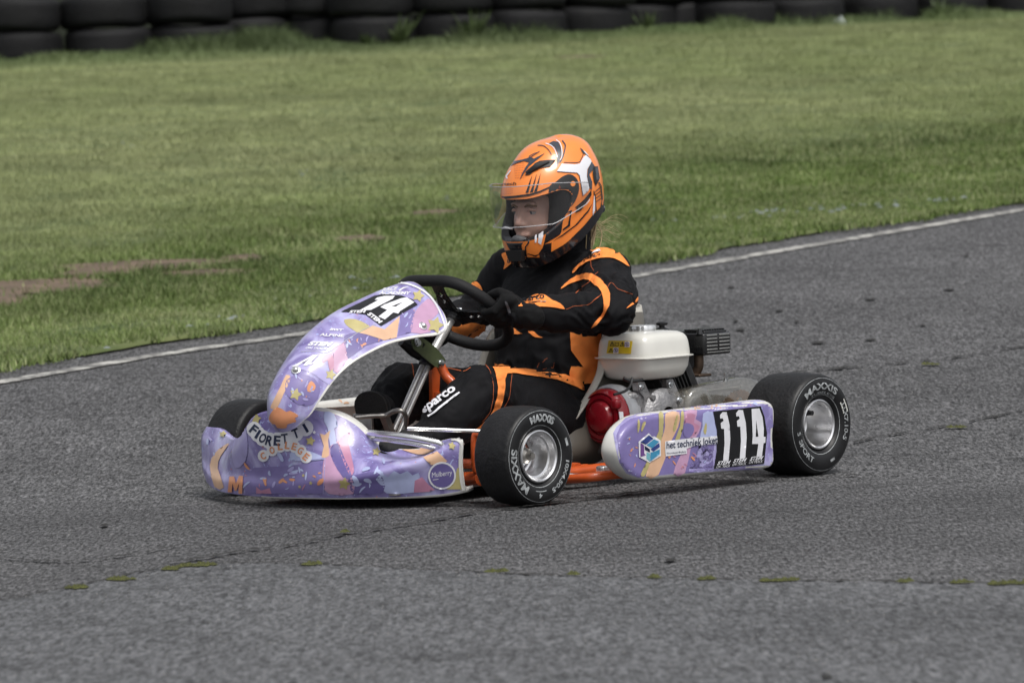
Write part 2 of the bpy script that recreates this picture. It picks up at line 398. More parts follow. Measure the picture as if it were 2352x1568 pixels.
# bare earth scars in the verge (picture-read spots on the real slope)
dirt = [((95, 672), 190, 16), ((-20, 700), 100, 30), ((330, 622), 210, 10), ((225, 640), 90, 9), ((480, 640), 110, 7), ((830, 560), 60, 6), ((560, 605), 50, 5), ((1000, 500), 60, 4), ((1330, 140), 60, 3), ((1500, 125), 40, 2.5), ((1000, 170), 50, 3), ((1130, 195), 110, 3), ((700, 175), 60, 3), ((1980, 128), 60, 3), ((2200, 110), 60, 3), ((2190, 180), 50, 3)]
DE = []
for i, (c, rx, ry) in enumerate(dirt):
    p = gpoint(*c); a = gpoint(c[0] + rx, c[1]); b = gpoint(c[0], c[1] - ry)
    if p is None or a is None or b is None: continue
    X, d = toLD(p); DE.append((X, d, abs(toLD(a)[0] - X), max(abs(toLD(b)[1] - d), .12)))
for (X, d, ax_, ay_) in DE[:9]:
    n = 36; vs = [LD(X, d, .026)]
    for k in range(n):
        t = 2 * math.pi * k / n; q = 1 + .35 * noise.noise(Vector((math.cos(t) * 1.6 + X, math.sin(t) * 1.6 + d, 1))) + .22 * noise.noise(Vector((math.cos(t) * 6 + X, math.sin(t) * 6 + d, 3)))
        vs.append(LD(X + ax_ * q * math.cos(t), d + ay_ * q * math.sin(t), .0265))
    tag(mesh_obj('bare_earth', vs, [(0, 1 + k, 1 + (k + 1) % n) for k in range(n)], M_dirt), kind='structure')
# newer asphalt patch in the foreground, with open joints and moss in them
joint = [(-900, 1480), (-300, 1412), (0, 1382), (110, 1362), (200, 1344), (300, 1322), (400, 1304), (520, 1297), (700, 1298), (900, 1308), (1150, 1320), (1300, 1326), (1500, 1331), (1800, 1336), (2100, 1341), (2352, 1345), (3200, 1356)]
jl = [toLD(p) for p in (gpoint(x, y) for x, y in joint)]
jj = spline([(a, b, 0) for a, b in jl], 12)
rows = []
for k in range(8): rows.append([LD(p.x, p.y + (2.0 - p.y) * k / 7 + (.02 * noise.noise(Vector((i * .7, 0, 0))) if k == 0 else 0), .004) for i, p in enumerate(jj)])
v, f = grid_mesh(rows); tag(mesh_obj('road_patch', v, f, M_asph2), kind='structure')
M_crack = mat('open joint', (.022, .021, .02), 1); M_moss = mat('moss', (.085, .092, .022), 1, noise_amt=.5, nscale=90, bump=1, bscale=150)
def crack(pts, wd, seed, dz=.0065, gap=.25):
    P = spline([(*toLD(gpoint(x, y)), 0) for x, y in pts], 26); vs = []; fs = []
    for i, p in enumerate(P):
        q = noise.noise(Vector((i * .23, seed, 0))); q2 = noise.noise(Vector((i * .6, seed, 9)))
        hw = max(.0, wd * .62 * (.5 + 1.2 * q + .9 * q2 + gap)); y = p.y + .03 * noise.noise(Vector((i * .4, seed, 5))) + .02 * noise.noise(Vector((i * 1.3, seed, 7)))
        vs += [LD(p.x, y - hw, dz), LD(p.x, y + hw, dz)]
        if i: fs.append((2 * i - 2, 2 * i - 1, 2 * i + 1, 2 * i))
    return vs, fs
cm = MB()
for i, (pts, wd, gp) in enumerate([(joint[:7] + [(430, 1299)], .028, .0), (joint[6:], .020, .05), ([(370, 1296), (450, 1288), (560, 1268), (700, 1250), (800, 1228), (950, 1206), (1100, 1180), (1300, 1155), (1500, 1130)], .030, .15),
        ([(0, 1284), (80, 1290), (170, 1292), (280, 1280), (420, 1255)], .03, -.1), ([(1960, 1020), (2040, 1003), (2150, 985), (2352, 945)], .03, .0), ([(1800, 860), (2000, 842), (2200, 822), (2400, 790)], .03, -.2),
        ([(1500, 1120), (1700, 1112), (1900, 1098), (2100, 1092)], .02, -.2), ([(0, 1216), (150, 1206), (280, 1190)], .02, -.2)]):
    v, f = crack(pts, wd, i * 3.3, gap=gp); cm.add(v, f)
# short dark scuffs on the track
for (x, y, l) in [(1700, 760, 22), (1790, 716, 18), (1680, 662, 16), (1830, 742, 10), (1690, 740, 12), (2000, 690, 24), (2180, 668, 26), (1880, 790, 30), (2000, 783, 26), (2120, 750, 14), (680, 872, 12), (570, 1030, 24), (1900, 1560, 26), (1860, 1600, 26), (670, 1578, 30), (1540, 1290, 26), (240, 1210, 20), (2220, 590, 10), (1420, 840, 12)]:
    a = gpoint(x, y); X, d = toLD(a); X2, _ = toLD(gpoint(x + l, y - l * .08)); hw = abs(X2 - X) / 2
    n = 12; cm.add([LD(X + hw * math.cos(t) + .3 * hw * noise.noise(Vector((t, x, 0))), d + .035 * math.sin(t) * (1 + .5 * noise.noise(Vector((t * 2, y, 0)))) + .1 * hw * math.cos(t), .006) for t in [2 * math.pi * k / n for k in range(n)]], [tuple(range(n))])
tag(mesh_obj('road_crack', cm.v, cm.f, M_crack), kind='structure')
mm = MB()
for (x, y, rx, hh) in [(455, 1303, 42, .055), (390, 1312, 14, .03), (268, 1336, 26, .04), (178, 1355, 18, .05), (720, 1300, 14, .03), (1140, 1318, 16, .03), (1320, 1324, 12, .03), (1620, 1335, 14, .02), (1790, 1338, 44, .016), (2320, 1345, 50, .02), (2210, 1343, 24, .014), (2080, 1340, 14, .012), (1500, 1331, 12, .012), (790, 1226, 8, .012), (2200, 985, 20, .02), (2135, 840, 18, .03)]:
    X, d = toLD(gpoint(x, y)); w_ = rx / 880; n = 60
    hh *= .55
    if x > 1250 and rx > 25: w_ *= .7
    for _ in range(int(4 + rx * .5)):
        px_ = X + random.gauss(0, w_ * .5); py_ = d + random.gauss(0, hh * .4) ; r = random.uniform(.005, .014); h_ = random.uniform(.004, .009)
        k = 6; c0 = LD(px_, py_, .006 + h_); ring = [LD(px_ + r * math.cos(t), py_ + r * 1.6 * math.sin(t), .0062) for t in [2 * math.pi * j / k for j in range(k)]]
        mm.add([c0] + ring, [(0, 1 + j, 1 + (j + 1) % k) for j in range(k)])
tag(mesh_obj('moss', mm.v, mm.f, M_moss), kind='stuff')

# ---------------------------------------------------------------- grass: blades, one object
def grass_mat():
    m = bpy.data.materials.new('grass blades'); m.use_nodes = True; nt = m.node_tree; b = nt.nodes['Principled BSDF']
    at_ = nt.nodes.new('ShaderNodeAttribute'); at_.attribute_name = 'tint'; nt.links.new(at_.outputs['Color'], b.inputs['Base Color'])
    b.inputs['Roughness'].default_value = .6; b.inputs['Specular IOR Level'].default_value = .25
    b.inputs['Subsurface Weight'].default_value = 0; return m
M_grass = grass_mat()
def vnoise(x, y, s, seed):                 # cheap smooth value noise for arrays
    rs = np.random.RandomState(seed); T = rs.rand(256, 256)
    x = x * s + 1000; y = y * s + 1000; xi = np.floor(x).astype(int); yi = np.floor(y).astype(int); fx = x - xi; fy = y - yi
    fx = fx * fx * (3 - 2 * fx); fy = fy * fy * (3 - 2 * fy)
    a = T[xi % 256, yi % 256]; b = T[(xi + 1) % 256, yi % 256]; c = T[xi % 256, (yi + 1) % 256]; d = T[(xi + 1) % 256, (yi + 1) % 256]
    return (a * (1 - fx) + b * fx) * (1 - fy) + (c * (1 - fx) + d * fx) * fy
def fbm(x, y, s, seed): return (vnoise(x, y, s, seed) * .5 + vnoise(x, y, s * 2.1, seed + 1) * .3 + vnoise(x, y, s * 4.3, seed + 2) * .2)
WALL = [(-9.0, 33.4), (-3.85, 34.9), (0, 35.7), (4.4, 38.4), (10, 42.0)]
def wall_d(X): return np.interp(X, [p[0] for p in WALL], [p[1] for p in WALL])
def make_grass(N=1750000):
    D = 14 + (42 - 14) * rng.random(N) ** 1.15; X = (rng.random(N) * 2 - 1) * (D * .128 + 2.0)
    ed = np.interp(X, gX, gD) + .30 * (vnoise(X, X * 0, 4, 3) - .6) + .16 * (vnoise(X, X * 0, 13, 5) - .5)
    ok = (D > ed - .02) & (D < wall_d(X) + .9)
    dn = np.ones(N)
    for (cx, cy, a, b) in DE:
        q = ((X - cx) / a) ** 2 + ((D - cy) / b) ** 2 + (vnoise(X, D, 3, 9) - .5) * 1.2
        dn = np.minimum(dn, np.clip((q - .55) * 1.1, .05, 1))
    ok &= rng.random(N) < dn * (.55 + .45 * (fbm(X, D, 1.3, 21) > .42))
    X = X[ok]; D = D[ok]; ed = ed[ok]; n = len(X)
    t = D - ed                                              # metres beyond the asphalt
    clump = fbm(X, D, 2.2, 11); big = fbm(X, D * .6, .55, 31)
    h = .007 + .018 * clump + .007 * rng.random(n)
    rough = (t > 1.6) & (t < 4.2)                            # lusher band behind the trodden strip
    h = h + np.where(rough, .02 * big, 0)
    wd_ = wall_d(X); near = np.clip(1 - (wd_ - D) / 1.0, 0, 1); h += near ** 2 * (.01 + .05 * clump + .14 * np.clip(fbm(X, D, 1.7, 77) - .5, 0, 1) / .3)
    bw = .0022 + .0016 * rng.random(n) + D * .00007
    ang = rng.random(n) * 2 * np.pi; lean = h * (.3 + .9 * rng.random(n)); la = rng.random(n) * 2 * np.pi
    z = gz(D) + .018
    base = C_[None, :2] + X[:, None] * R_[None, :2] + D[:, None] * V_[None, :2]
    dx = np.stack([np.cos(ang), np.sin(ang)], 1) * bw[:, None]
    lx = np.stack([np.cos(la), np.sin(la)], 1) * lean[:, None]
    co = np.zeros((n, 3, 3)); co[:, 0, :2] = base - dx; co[:, 1, :2] = base + dx; co[:, 2, :2] = base + lx
    co[:, 0, 2] = z - .01; co[:, 1, 2] = z - .01; co[:, 2, 2] = z + h
    # colours: fresh green near the track, dry straw green up the slope
    fresh = np.array([.118, .170, .045]); straw = np.array([.335, .355, .185]); dark = np.array([.062, .096, .030]); mid = np.array([.20, .235, .10])
    up_ = np.clip((t - 3.2) / 3.5, 0, 1) * (.62 + .5 * (fbm(X, D * .45, .9, 41) - .4)); up_ = np.clip(up_ + .35 * (big - .5), 0, .95)
    c = fresh[None] * (1 - up_[:, None]) + straw[None] * up_[:, None]
    band = np.exp(-((t - 3.0 - .5 * np.sin(X * .9)) / .8) ** 2) * .7 * np.clip(clump * 2 - .4, 0, 1)
    c = c * (1 - band[:, None]) + dark[None] * band[:, None]
    g2 = (rng.random(n) < .18 + .25 * (fbm(X, D, 3.1, 51) > .55)); c[g2] = mid * .6 + straw * .4
    c *= (.84 + .32 * rng.random(n))[:, None] * (.66 + .68 * fbm(X, D, 5.5, 61))[:, None] * (.72 + .56 * fbm(X * .18, D, 1.3, 71))[:, None]
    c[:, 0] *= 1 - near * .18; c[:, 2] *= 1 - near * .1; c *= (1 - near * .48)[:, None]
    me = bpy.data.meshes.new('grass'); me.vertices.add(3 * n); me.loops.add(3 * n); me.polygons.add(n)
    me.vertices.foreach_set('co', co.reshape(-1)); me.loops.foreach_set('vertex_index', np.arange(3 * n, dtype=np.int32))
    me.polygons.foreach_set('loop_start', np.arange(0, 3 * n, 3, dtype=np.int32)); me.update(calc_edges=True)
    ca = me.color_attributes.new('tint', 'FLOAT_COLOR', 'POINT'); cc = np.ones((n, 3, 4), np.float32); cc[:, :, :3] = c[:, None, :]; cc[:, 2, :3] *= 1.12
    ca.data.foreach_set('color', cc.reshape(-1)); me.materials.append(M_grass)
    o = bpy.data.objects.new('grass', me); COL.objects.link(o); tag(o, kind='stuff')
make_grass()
# pale stones and scraps lying in the verge, and tiny clover heads
st = MB(); M_stone = mat('pale stones', (.22, .25, .26), .9)
spots = [(1650 + i * 26, 511 - i * 2 + random.uniform(-8, 8)) for i in range(22)] + [(450, 762), (520, 748), (540, 745), (480, 765), (560, 735), (820, 660), (850, 665), (870, 662), (835, 672), (900, 652), (260, 812), (180, 840), (640, 700), (700, 690), (1500, 520), (1540, 510), (1020, 470), (700, 410), (280, 345)]
for (x, y) in spots:
    for _ in range(random.randint(1, 3)):
        p = gpoint(x + random.gauss(0, 14), y + random.gauss(0, 4)); X, d = toLD(p); r = random.uniform(.004, .011)
        st.add([LD(X + r * a * 1.6, d + r * b, .026 + c * r) for a, b, c in [(-1, -1, 0), (1, -.8, 0), (1.1, 1, 0), (-.9, 1, 0), (0, 0, .7)]], [(0, 1, 4), (1, 2, 4), (2, 3, 4), (3, 0, 4)])
tag(mesh_obj('loose_stones', st.v, st.f, M_stone, smooth=False), kind='stuff')

# ---------------------------------------------------------------- tyre wall: every tyre its own object
M_oldtyre = mat('weathered tyre rubber', (.006, .006, .007), .7, noise_amt=.45, nscale=7, bump=.5, bscale=60, spec=.35)
def old_tyre_mesh(R, H, seed):
    prof = []; rb = R * .60; hw = H / 2
    for k in range(15):
        t = math.pi * k / 14; c = math.cos(t); s_ = math.sin(t)
        prof.append((hw * math.copysign(abs(c) ** .62, c), rb + (R - rb) * abs(s_) ** .38))
    prof += [(-hw * .72, rb * .98), (-hw * .6, rb * 1.12), (0, rb * 1.3), (hw * .6, rb * 1.12), (hw * .72, rb * .98), prof[0]]
    m_ = MB().lathe(prof, (0, 0, 0), (0, 0, 1), 56)
    for v_ in m_.v:
        a = math.atan2(v_.y, v_.x); r = math.hypot(v_.x, v_.y)
        q = 1 + .012 * math.sin(a * 2 + seed) ; v_.x *= q; v_.y *= q; v_.z += .008 * math.sin(a * 2 + seed * 2.2) * (r / R)
        if r > R * .93: # shallow tread grooves
            if 3 < abs(v_.z / hw) * 10 < 4.2: v_.x *= .985; v_.y *= .985
    return m_
stacks = [(38, 190), (235, 195), (428, 188), (572, 152), (709, 128), (848, 160), (1030, 165), (1202, 170), (1362, 158), (1480, 120), (1556, 110), (1688, 165), (1855, 165), (2030, 160), (2195, 155), (2350, 150), (-130, 190), (2490, 150)]
order = sorted(range(len(stacks)), key=lambda i: stacks[i][0])
ords = ['first', 'second', 'third', 'fourth', 'fifth', 'sixth', 'seventh', 'eighth', 'ninth', 'tenth', 'eleventh', 'twelfth', 'thirteenth', 'fourteenth', 'fifteenth', 'sixteenth', 'seventeenth', 'eighteenth']
vis = [i for i in order if -70 < stacks[i][0] < 2440]
protos = [old_tyre_mesh(.315, .232, s_ * 1.7).build('wall_tyre', M_oldtyre) for s_ in range(4)]
used_p = set()
for i in vis:
    px_, wpx = stacks[i]; c, d = ray(px_, 90); X = float((d @ R_) / (d @ V_)); dd = 37.0
    for _ in range(6): dd = float(wall_d(X * dd)) + (.45 if wpx < 155 and px_ < 2300 else 0)
    z0 = float(gz(dd)) + .0; full = wpx
    for tier in range(2):
        pr = protos[(i + tier) % 4]
        if (i + tier) % 4 in used_p:
            o = bpy.data.objects.new('wall_tyre', pr.data); COL.objects.link(o)
        else: o = pr; used_p.add((i + tier) % 4)
        p = LD(X * dd + random.uniform(-.03, .03), dd + .34 + random.uniform(-.04, .04))
        o.location = (p.x, p.y, z0 + .118 + tier * .238); o.rotation_euler = (random.uniform(-.02, .02), random.uniform(-.02, .02), random.uniform(0, 6))
        k = vis.index(i)
        tag(o, 'black weathered car tyre, %s of the %s stack from the left' % (('bottom one', 'upper one')[tier], ords[k]), 'tyre', 'stacked tyres of the barrier')
# bank-shaped dark backdrop, added behind the wall so tyre gaps read dark
M_backdrop = mat('dark gap backdrop', (.012, .016, .008), 1, noise_amt=.6, nscale=5, bump=1, bscale=8)
rows = []
for k in range(10):
    t = k / 9; r = []
    for X in np.linspace(-14, 16, 70):
        d = float(wall_d(X)) + 1.15 + t * 1.1 + .25 * noise.noise(Vector((X, t * 3, 0))); z = gz(d) - .05 + 1.5 * t ** .8
        p = LD(X, d); p.z = float(z) + .15 * noise.noise(Vector((X * 1.7, t * 4, 2))); r.append(p)
    rows.append(r)
rows.append([LD(X, float(wall_d(X)) + 7) + Vector((0, 0, 1.2)) for X in np.linspace(-14, 16, 70)])
v, f = grid_mesh(rows); tag(mesh_obj('dark_backdrop', v, f, M_backdrop), kind='structure')
# taller weeds growing against the tyres
M_weed = mat('weed leaves', (.055, .085, .022), .7, noise_amt=.5, nscale=12)
for j, (px_, py_, n, hh, lab) in enumerate([(935, 92, 34, .36, 'tall leafy green weed against the tyres left of the gap'), (1092, 88, 40, .34, 'bushy green weed growing up the tyre wall near its middle'), (2082, 48, 26, .30, 'green weed sprouting in front of the tyres at the right'), (860, 100, 22, .18, 'low pale weed tuft at the foot of the tyres'), (1470, 75, 22, .30, 'thin dark weed in the gap between two tyre stacks')]):
    X, d = toLD(gpoint(px_, py_)); d = float(wall_d(X)) - .05; b = MB(); s0 = LD(X, d)
    for _ in range(n):
        a = random.uniform(0, 6.28); r0 = random.uniform(0, .012); l = hh * .72 * random.uniform(.35, 1.1); p = Vector((r0 * math.cos(a), r0 * math.sin(a), 0))
        ln = Vector((math.cos(a) * .9 * l * random.random(), math.sin(a) * .9 * l * random.random(), l)); sd_ = Vector((-math.sin(a), math.cos(a), 0)) * random.uniform(.008, .016)
        b.add([p - sd_, p + sd_, p + ln * .6 + sd_ * 1.1, p + ln * .6 - sd_ * 1.1, p + ln], [(0, 1, 2, 3), (3, 2, 4)])
    o = b.build('weed', M_weed); o.location = s0; tag(o, lab, 'weed', 'weeds along the tyre wall')
# crumpled plastic scrap by the wall
M_rag = mat('pale plastic', (.62, .68, .70), .5)
X, d = toLD(gpoint(1885, 60)); d = float(wall_d(X)) - .15; vs = []; n = 9
for a in range(n):
    for b_ in range(n): vs.append(Vector(((a - 4) * .014, .03 * noise.noise(Vector((a * .7, b_ * .7, 3))) + (b_ - 4) * .012, .01 + .06 * max(0, noise.noise(Vector((a * .45, b_ * .4, 8))) + .45) * math.sin(math.pi * b_ / 8))))
o = mesh_obj('litter', vs, [(a * n + b_, a * n + b_ + 1, (a + 1) * n + b_ + 1, (a + 1) * n + b_) for a in range(n - 1) for b_ in range(n - 1)], M_rag)
o.location = LD(X, d, .02); tag(o, 'crumpled pale plastic scrap lying at the foot of the tyres', 'litter')
# ================================================================ KART
KART = empty('go_kart'); tag(KART, 'purple liveried racing kart numbered 114 with white engine tank and driver aboard', 'go-kart')
M_white = mat('white plastic', (.74, .73, .69), .35, noise_amt=.10, nscale=14, coat=.2)
M_chrome = mat('chrome', (.86, .86, .86), .22, .85)
M_alu = mat('machined aluminium', (.82, .82, .83), .30, 1.0, noise_amt=.08, nscale=30)
M_cast = mat('cast aluminium', (.34, .335, .34), .48, .75, noise_amt=.3, nscale=40, bump=.3, bscale=160)
M_steel = mat('dull steel', (.42, .40, .37), .38, .9, noise_amt=.2, nscale=30)
M_zinc = mat('zinc bolts', (.72, .74, .76), .25, 1.0)
M_orange = mat('orange powder coat', (.62, .105, .022), .38, noise_amt=.15, nscale=25, coat=.3)
M_rub = mat('tyre rubber', (.0105, .0105, .0115), .55, noise_amt=.5, nscale=14, bump=.35, bscale=70, spec=.4)
M_rub2 = mat('tyre sidewall', (.008, .008, .009), .45, noise_amt=.15, nscale=30, spec=.45)
M_let = mat('tyre lettering', (.40, .42, .43), .7, noise_amt=.55, nscale=60)
M_grip = mat('suede grip', (.007, .007, .008), .65, sheen=.03, spec=.35, bump=.2, bscale=300)
M_blk = mat('black plastic', (.014, .014, .015), .35, noise_amt=.2, nscale=40)
M_blkm = mat('black painted metal', (.012, .012, .013), .28, coat=.4, noise_amt=.15, nscale=30)
M_olive = mat('olive bracket', (.085, .105, .048), .45, .3, noise_amt=.2, nscale=60)
M_red = mat('red engine cover', (.25, .006, .014), .3, coat=.4, noise_amt=.12, nscale=30)
M_tank = mat('tank enamel', (.70, .69, .64), .22, coat=.6, noise_amt=.05, nscale=10)
M_brown = mat('copper sprocket', (.30, .155, .06), .4, .7, noise_amt=.35, nscale=40)
M_exh = mat('hot exhaust', (.13, .09, .065), .5, .8, noise_amt=.4, nscale=40)
M_clear = glassy('clear guard plastic', (.93, .92, .88), .10, .06, (.5, .48, .42), .13)
M_seat = mat('grey glass-fibre seat', (.115, .105, .088), .42, noise_amt=.22, nscale=12)
M_rim_seat = mat('seat rim', (.46, .44, .39), .4, noise_amt=.15, nscale=20)
def flat(name, c, rough=.33): return mat(name, c, rough, coat=.25, noise_amt=.10, nscale=30)
L_purple = flat('ink purple', (.225, .185, .425)); L_deep = flat('ink deep violet', (.155, .125, .335)); L_lav = flat('ink lavender', (.43, .39, .70)); L_blue = flat('ink pale blue', (.48, .53, .80))
L_pink = flat('ink pink', (.56, .33, .50)); L_rose = flat('ink rose', (.54, .25, .38)); L_org = flat('ink orange', (.76, .32, .16)); L_pea = flat('ink peach', (.76, .48, .31)); L_yel = flat('ink mustard', (.52, .45, .20))
L_wht = flat('ink white', (.82, .82, .86)); L_blk = flat('ink black', (.010, .010, .012), .2); L_navy = flat('ink navy', (.02, .03, .08)); L_gry = flat('ink grey', (.5, .5, .55))
def livery(name, seed, sc=9):
    m = bpy.data.materials.new(name); m.use_nodes = True; nt = m.node_tree; b = nt.nodes['Principled BSDF']
    tc = nt.nodes.new('ShaderNodeTexCoord'); mp = nt.nodes.new('ShaderNodeMapping'); mp.inputs['Location'].default_value = (seed, seed * 2, 0); nt.links.new(tc.outputs['Object'], mp.inputs[0])
    def N(scale, det, dist=0.):
        n = nt.nodes.new('ShaderNodeTexNoise'); n.inputs['Scale'].default_value = scale; n.inputs['Detail'].default_value = det; n.inputs['Distortion'].default_value = dist; nt.links.new(mp.outputs[0], n.inputs[0]); return n.outputs['Fac']
    def ramp(x, st, interp='EASE'):
        r = nt.nodes.new('ShaderNodeValToRGB'); nt.links.new(x, r.inputs[0]); r.color_ramp.interpolation = interp; e = r.color_ramp.elements
        while len(e) < len(st): e.new(.5)
        for q, (p, c) in zip(e, st): q.position = p; q.color = (*c, 1)
        return r.outputs[0]
    base = ramp(N(sc, 3, 1.2), [(.30, (.18, .145, .37)), (.43, (.26, .22, .48)), (.50, (.35, .31, .59)), (.60, (.46, .43, .71)), (.72, (.54, .56, .81))])
    sp = ramp(N(sc * 5, 2, 2.2), [(.0, (0, 0, 0)), (.655, (0, 0, 0)), (.675, (1, 1, 1))]); sp2 = ramp(N(sc * 7, 1, .5), [(.0, (0, 0, 0)), (.755, (0, 0, 0)), (.77, (1, 1, 1))])
    m1 = nt.nodes.new('ShaderNodeMix'); m1.data_type = 'RGBA'; nt.links.new(sp, m1.inputs['Factor']); nt.links.new(base, m1.inputs['A']); m1.inputs['B'].default_value = (.44, .50, .82, 1)
    m2 = nt.nodes.new('ShaderNodeMix'); m2.data_type = 'RGBA'; nt.links.new(sp2, m2.inputs['Factor']); nt.links.new(m1.outputs['Result'], m2.inputs['A']); m2.inputs['B'].default_value = (.72, .22, .10, 1)
    nt.links.new(m2.outputs['Result'], b.inputs['Base Color']); b.inputs['Roughness'].default_value = .3; b.inputs['Coat Weight'].default_value = .35
    n = N(5, 3); bp = nt.nodes.new('ShaderNodeBump'); bp.inputs['Strength'].default_value = .06; bp.inputs['Distance'].default_value = .01; nt.links.new(n, bp.inputs['Height']); nt.links.new(bp.outputs[0], b.inputs['Normal'])
    return m
M_liv = livery('kart livery film', 1.3); M_liv2 = livery('kart livery film b', 5.1, 11)
def splashes(sk, region, n, mats, seed, size=(4, 11), layer=1):
    rs = random.Random(seed); xs = [p[0] for p in region]; ys = [p[1] for p in region]
    def inside(x, y):
        r = False
        for i in range(len(region)):
            (x1, y1), (x2, y2) = region[i - 1], region[i]
            if (y1 > y) != (y2 > y) and x < (x2 - x1) * (y - y1) / (y2 - y1) + x1: r = not r
        return r
    k = 0; n = int(n * .6)
    while k < n:
        x, y = rs.uniform(min(xs), max(xs)), rs.uniform(min(ys), max(ys))
        if not inside(x, y): continue
        k += 1; a = rs.uniform(-1.2, 1.9); l = rs.uniform(*size); w_ = l * rs.uniform(.18, .5); m_ = rs.choice(mats)
        bend = rs.uniform(-.5, .5) * l; q = []
        for j in range(12):
            t = 2 * math.pi * j / 12; u = l * math.cos(t); v_ = w_ * math.sin(t) + bend * (math.cos(t) ** 2 - .5) * .6
            q.append((x + u * math.cos(a) - v_ * math.sin(a), y + u * math.sin(a) + v_ * math.cos(a)))
        sk.poly(q, m_, layer, step=4)

# ---------------------------------------------------------------- wheels (local: axle along x, outer face towards -x... placed by matrix)
def wheel(name, R, W, rr, loc, steer, front):
    # local frame: axle = local Y, outer face at -Y
    hub = MB(); hw = W / 2
    if front:
        hub.lathe([(-.018, 0), (-.018, .012), (-.012, .020), (.045, .022), (.05, 0)], (0, 0, 0), (0, 1, 0), 24)
        hub.tube([(0, -.034, 0), (0, -.012, 0)], .009, 6)
        hub.tube([(0, .04, 0), (0, .12, 0)], .0125, 16)
    else:
        hub.lathe([(.0, 0), (.0, .035), (.03, .035), (.032, .022), (.09, .022), (.09, 0)], (0, 0, 0), (0, 1, 0), 24)
    h = hub.build('wheel', M_steel, KART); h.matrix_local = Matrix.Translation(loc) @ Matrix.Rotation(steer, 4, 'Z')
    # tyre section
    prof = []; fm = []
    rb = rr + .004; n = 40; mid = (R + rb) / 2
    sec = [(-hw * .80, rb - .002), (-hw * .90, rb + .006), (-hw * .975, rb + (R - rb) * .28), (-hw, rb + (R - rb) * .5), (-hw * .985, rb + (R - rb) * .68), (-hw * .93, rb + (R - rb) * .85), (-hw * .82, R - (R - rb) * .055), (-hw * .62, R - .0015), (-hw * .3, R), (0, R + .0005)]
    sec = sec + [(-a, r) for a, r in sec[:-1]][::-1]
    pr = spline([(a, r, 0) for a, r in sec], 5); prof = [(p.x, p.y) for p in pr]
    fm = [0 if prof[i][1] > R - (R - rb) * .12 else 1 for i in range(len(prof) - 1)]
    t = MB().lathe(prof, (0, 0, 0), (0, 1, 0), 96, fmi=fm)
    def side(r):                                # outward y of the sidewall at a radius
        best = [p for p in prof if p[0] < 0]; rs_ = [p[1] for p in best]; ys_ = [p[0] for p in best]
        return float(np.interp(r, rs_, ys_))
    # scribed rings and lettering, moulded a hair above the rubber
    def ring(r, w_, mi=2, a0=0, a1=2 * math.pi, off=.0006):
        k = 90; vs = []; 
        for j in range(k + 1):
            a = a0 + (a1 - a0) * j / k
            for q in (r - w_, r + w_): vs.append((q * math.cos(a), side(q) - off, q * math.sin(a)))
        t.add(vs, [(2 * j, 2 * j + 1, 2 * j + 3, 2 * j + 2) for j in range(k)], mi)
    def word(txt, a0, a1, r0, r1, bold=.03):       # angles in degrees measured clockwise from the top as seen from outside
        v, f = text_mesh(txt, bold, .06); vs = []
        for x, y in v:
            a = math.radians(a0 + (a1 - a0) * x); r = r0 + (r1 - r0) * y
            vs.append((r * math.sin(a), side(r) - .0009, r * math.cos(a)))
        t.add(vs, f, 2)
    sh = R - rb
    ring(rb + sh * .80, .0005); ring(rb + sh * .13, .0006)
    if front:
        word('MAXXIS', -22, 30, rb + sh * .30, rb + sh * .66, .05); word('MAXXIS', 212, 284, rb + sh * .30, rb + sh * .70, .03)
        word('10X4.50-5', 100, 158, rb + sh * .36, rb + sh * .58); word('4', 181, 187, rb + sh * .4, rb + sh * .62, .04)
        ring(rb + sh * .5, .004, 2, math.radians(12), math.radians(24)); ring(rb + sh * .32, .0008, 2, math.radians(-105), math.radians(-80))
    else:
        word('MAXXIS', -42, 38, rb + sh * .34, rb + sh * .62, .03); word('SPORT', 250, 205, rb + sh * .60, rb + sh * .36, .02); word('S', 262, 257, rb + sh * .60, rb + sh * .36, .02)
        word('11X7.10-5', 60, 118, rb + sh * .34, rb + sh * .56, .02); ring(rb + sh * .5, .0035, 2, math.radians(-74), math.radians(-64)); word('TUBELESS', -30, 40, rb + sh * .17, rb + sh * .26, .0)
        ring(rb + sh * .48, .010, 3, math.radians(14), math.radians(34))
    M_w = M_wht_sm
    ty = mesh_obj('tyre', t.v, t.f, [M_rub, M_rub2, M_let, M_w], h, True, t.m)
    # rim
    rm = MB()
    lip = -hw * .80
    if front:
        prof = [(lip - .002, rr + .001), (lip - .006, rr - .001), (lip - .007, rr - .004), (lip - .004, rr - .008), (lip + .012, rr - .012), (lip + .014, rr - .017), (.012, rr - .019), (.016, rr - .021), (.018, .030), (.022, .030), (.024, rr - .018), (hw * .8, rr - .010), (hw * .83, rr)]
        # cut-outs between the spokes: dish built as a ring + spokes
        rm.lathe(prof[:8], (0, 0, 0), (0, 1, 0), 72); rm.lathe([(.016, rr - .021), (.018, rr - .026), (.024, rr - .026), (.024, rr - .018), (hw * .8, rr - .010), (hw * .83, rr)], (0, 0, 0), (0, 1, 0), 72)
        rm.lathe([(.010, .012), (.006, .026), (.014, .033), (.022, .030), (.022, .012)], (0, 0, 0), (0, 1, 0), 40)
        for k in range(3):
            for s_ in (-1, 1):
                a = math.radians(120 * k + 8 + s_ * 11); c, s2 = math.cos(a), math.sin(a)
                rm.tube([(.026 * c, .016, .026 * s2), ((rr - .022) * math.cos(a - s_ * .10), .019, (rr - .022) * math.sin(a - s_ * .10))], .0045, 8)
        # three hub bolts
        for k in range(3):
            a = math.radians(120 * k - 30); rm.tube([(.024 * math.cos(a), -.002, .024 * math.sin(a)), (.024 * math.cos(a), .012, .024 * math.sin(a))], .005, 6)
    else:
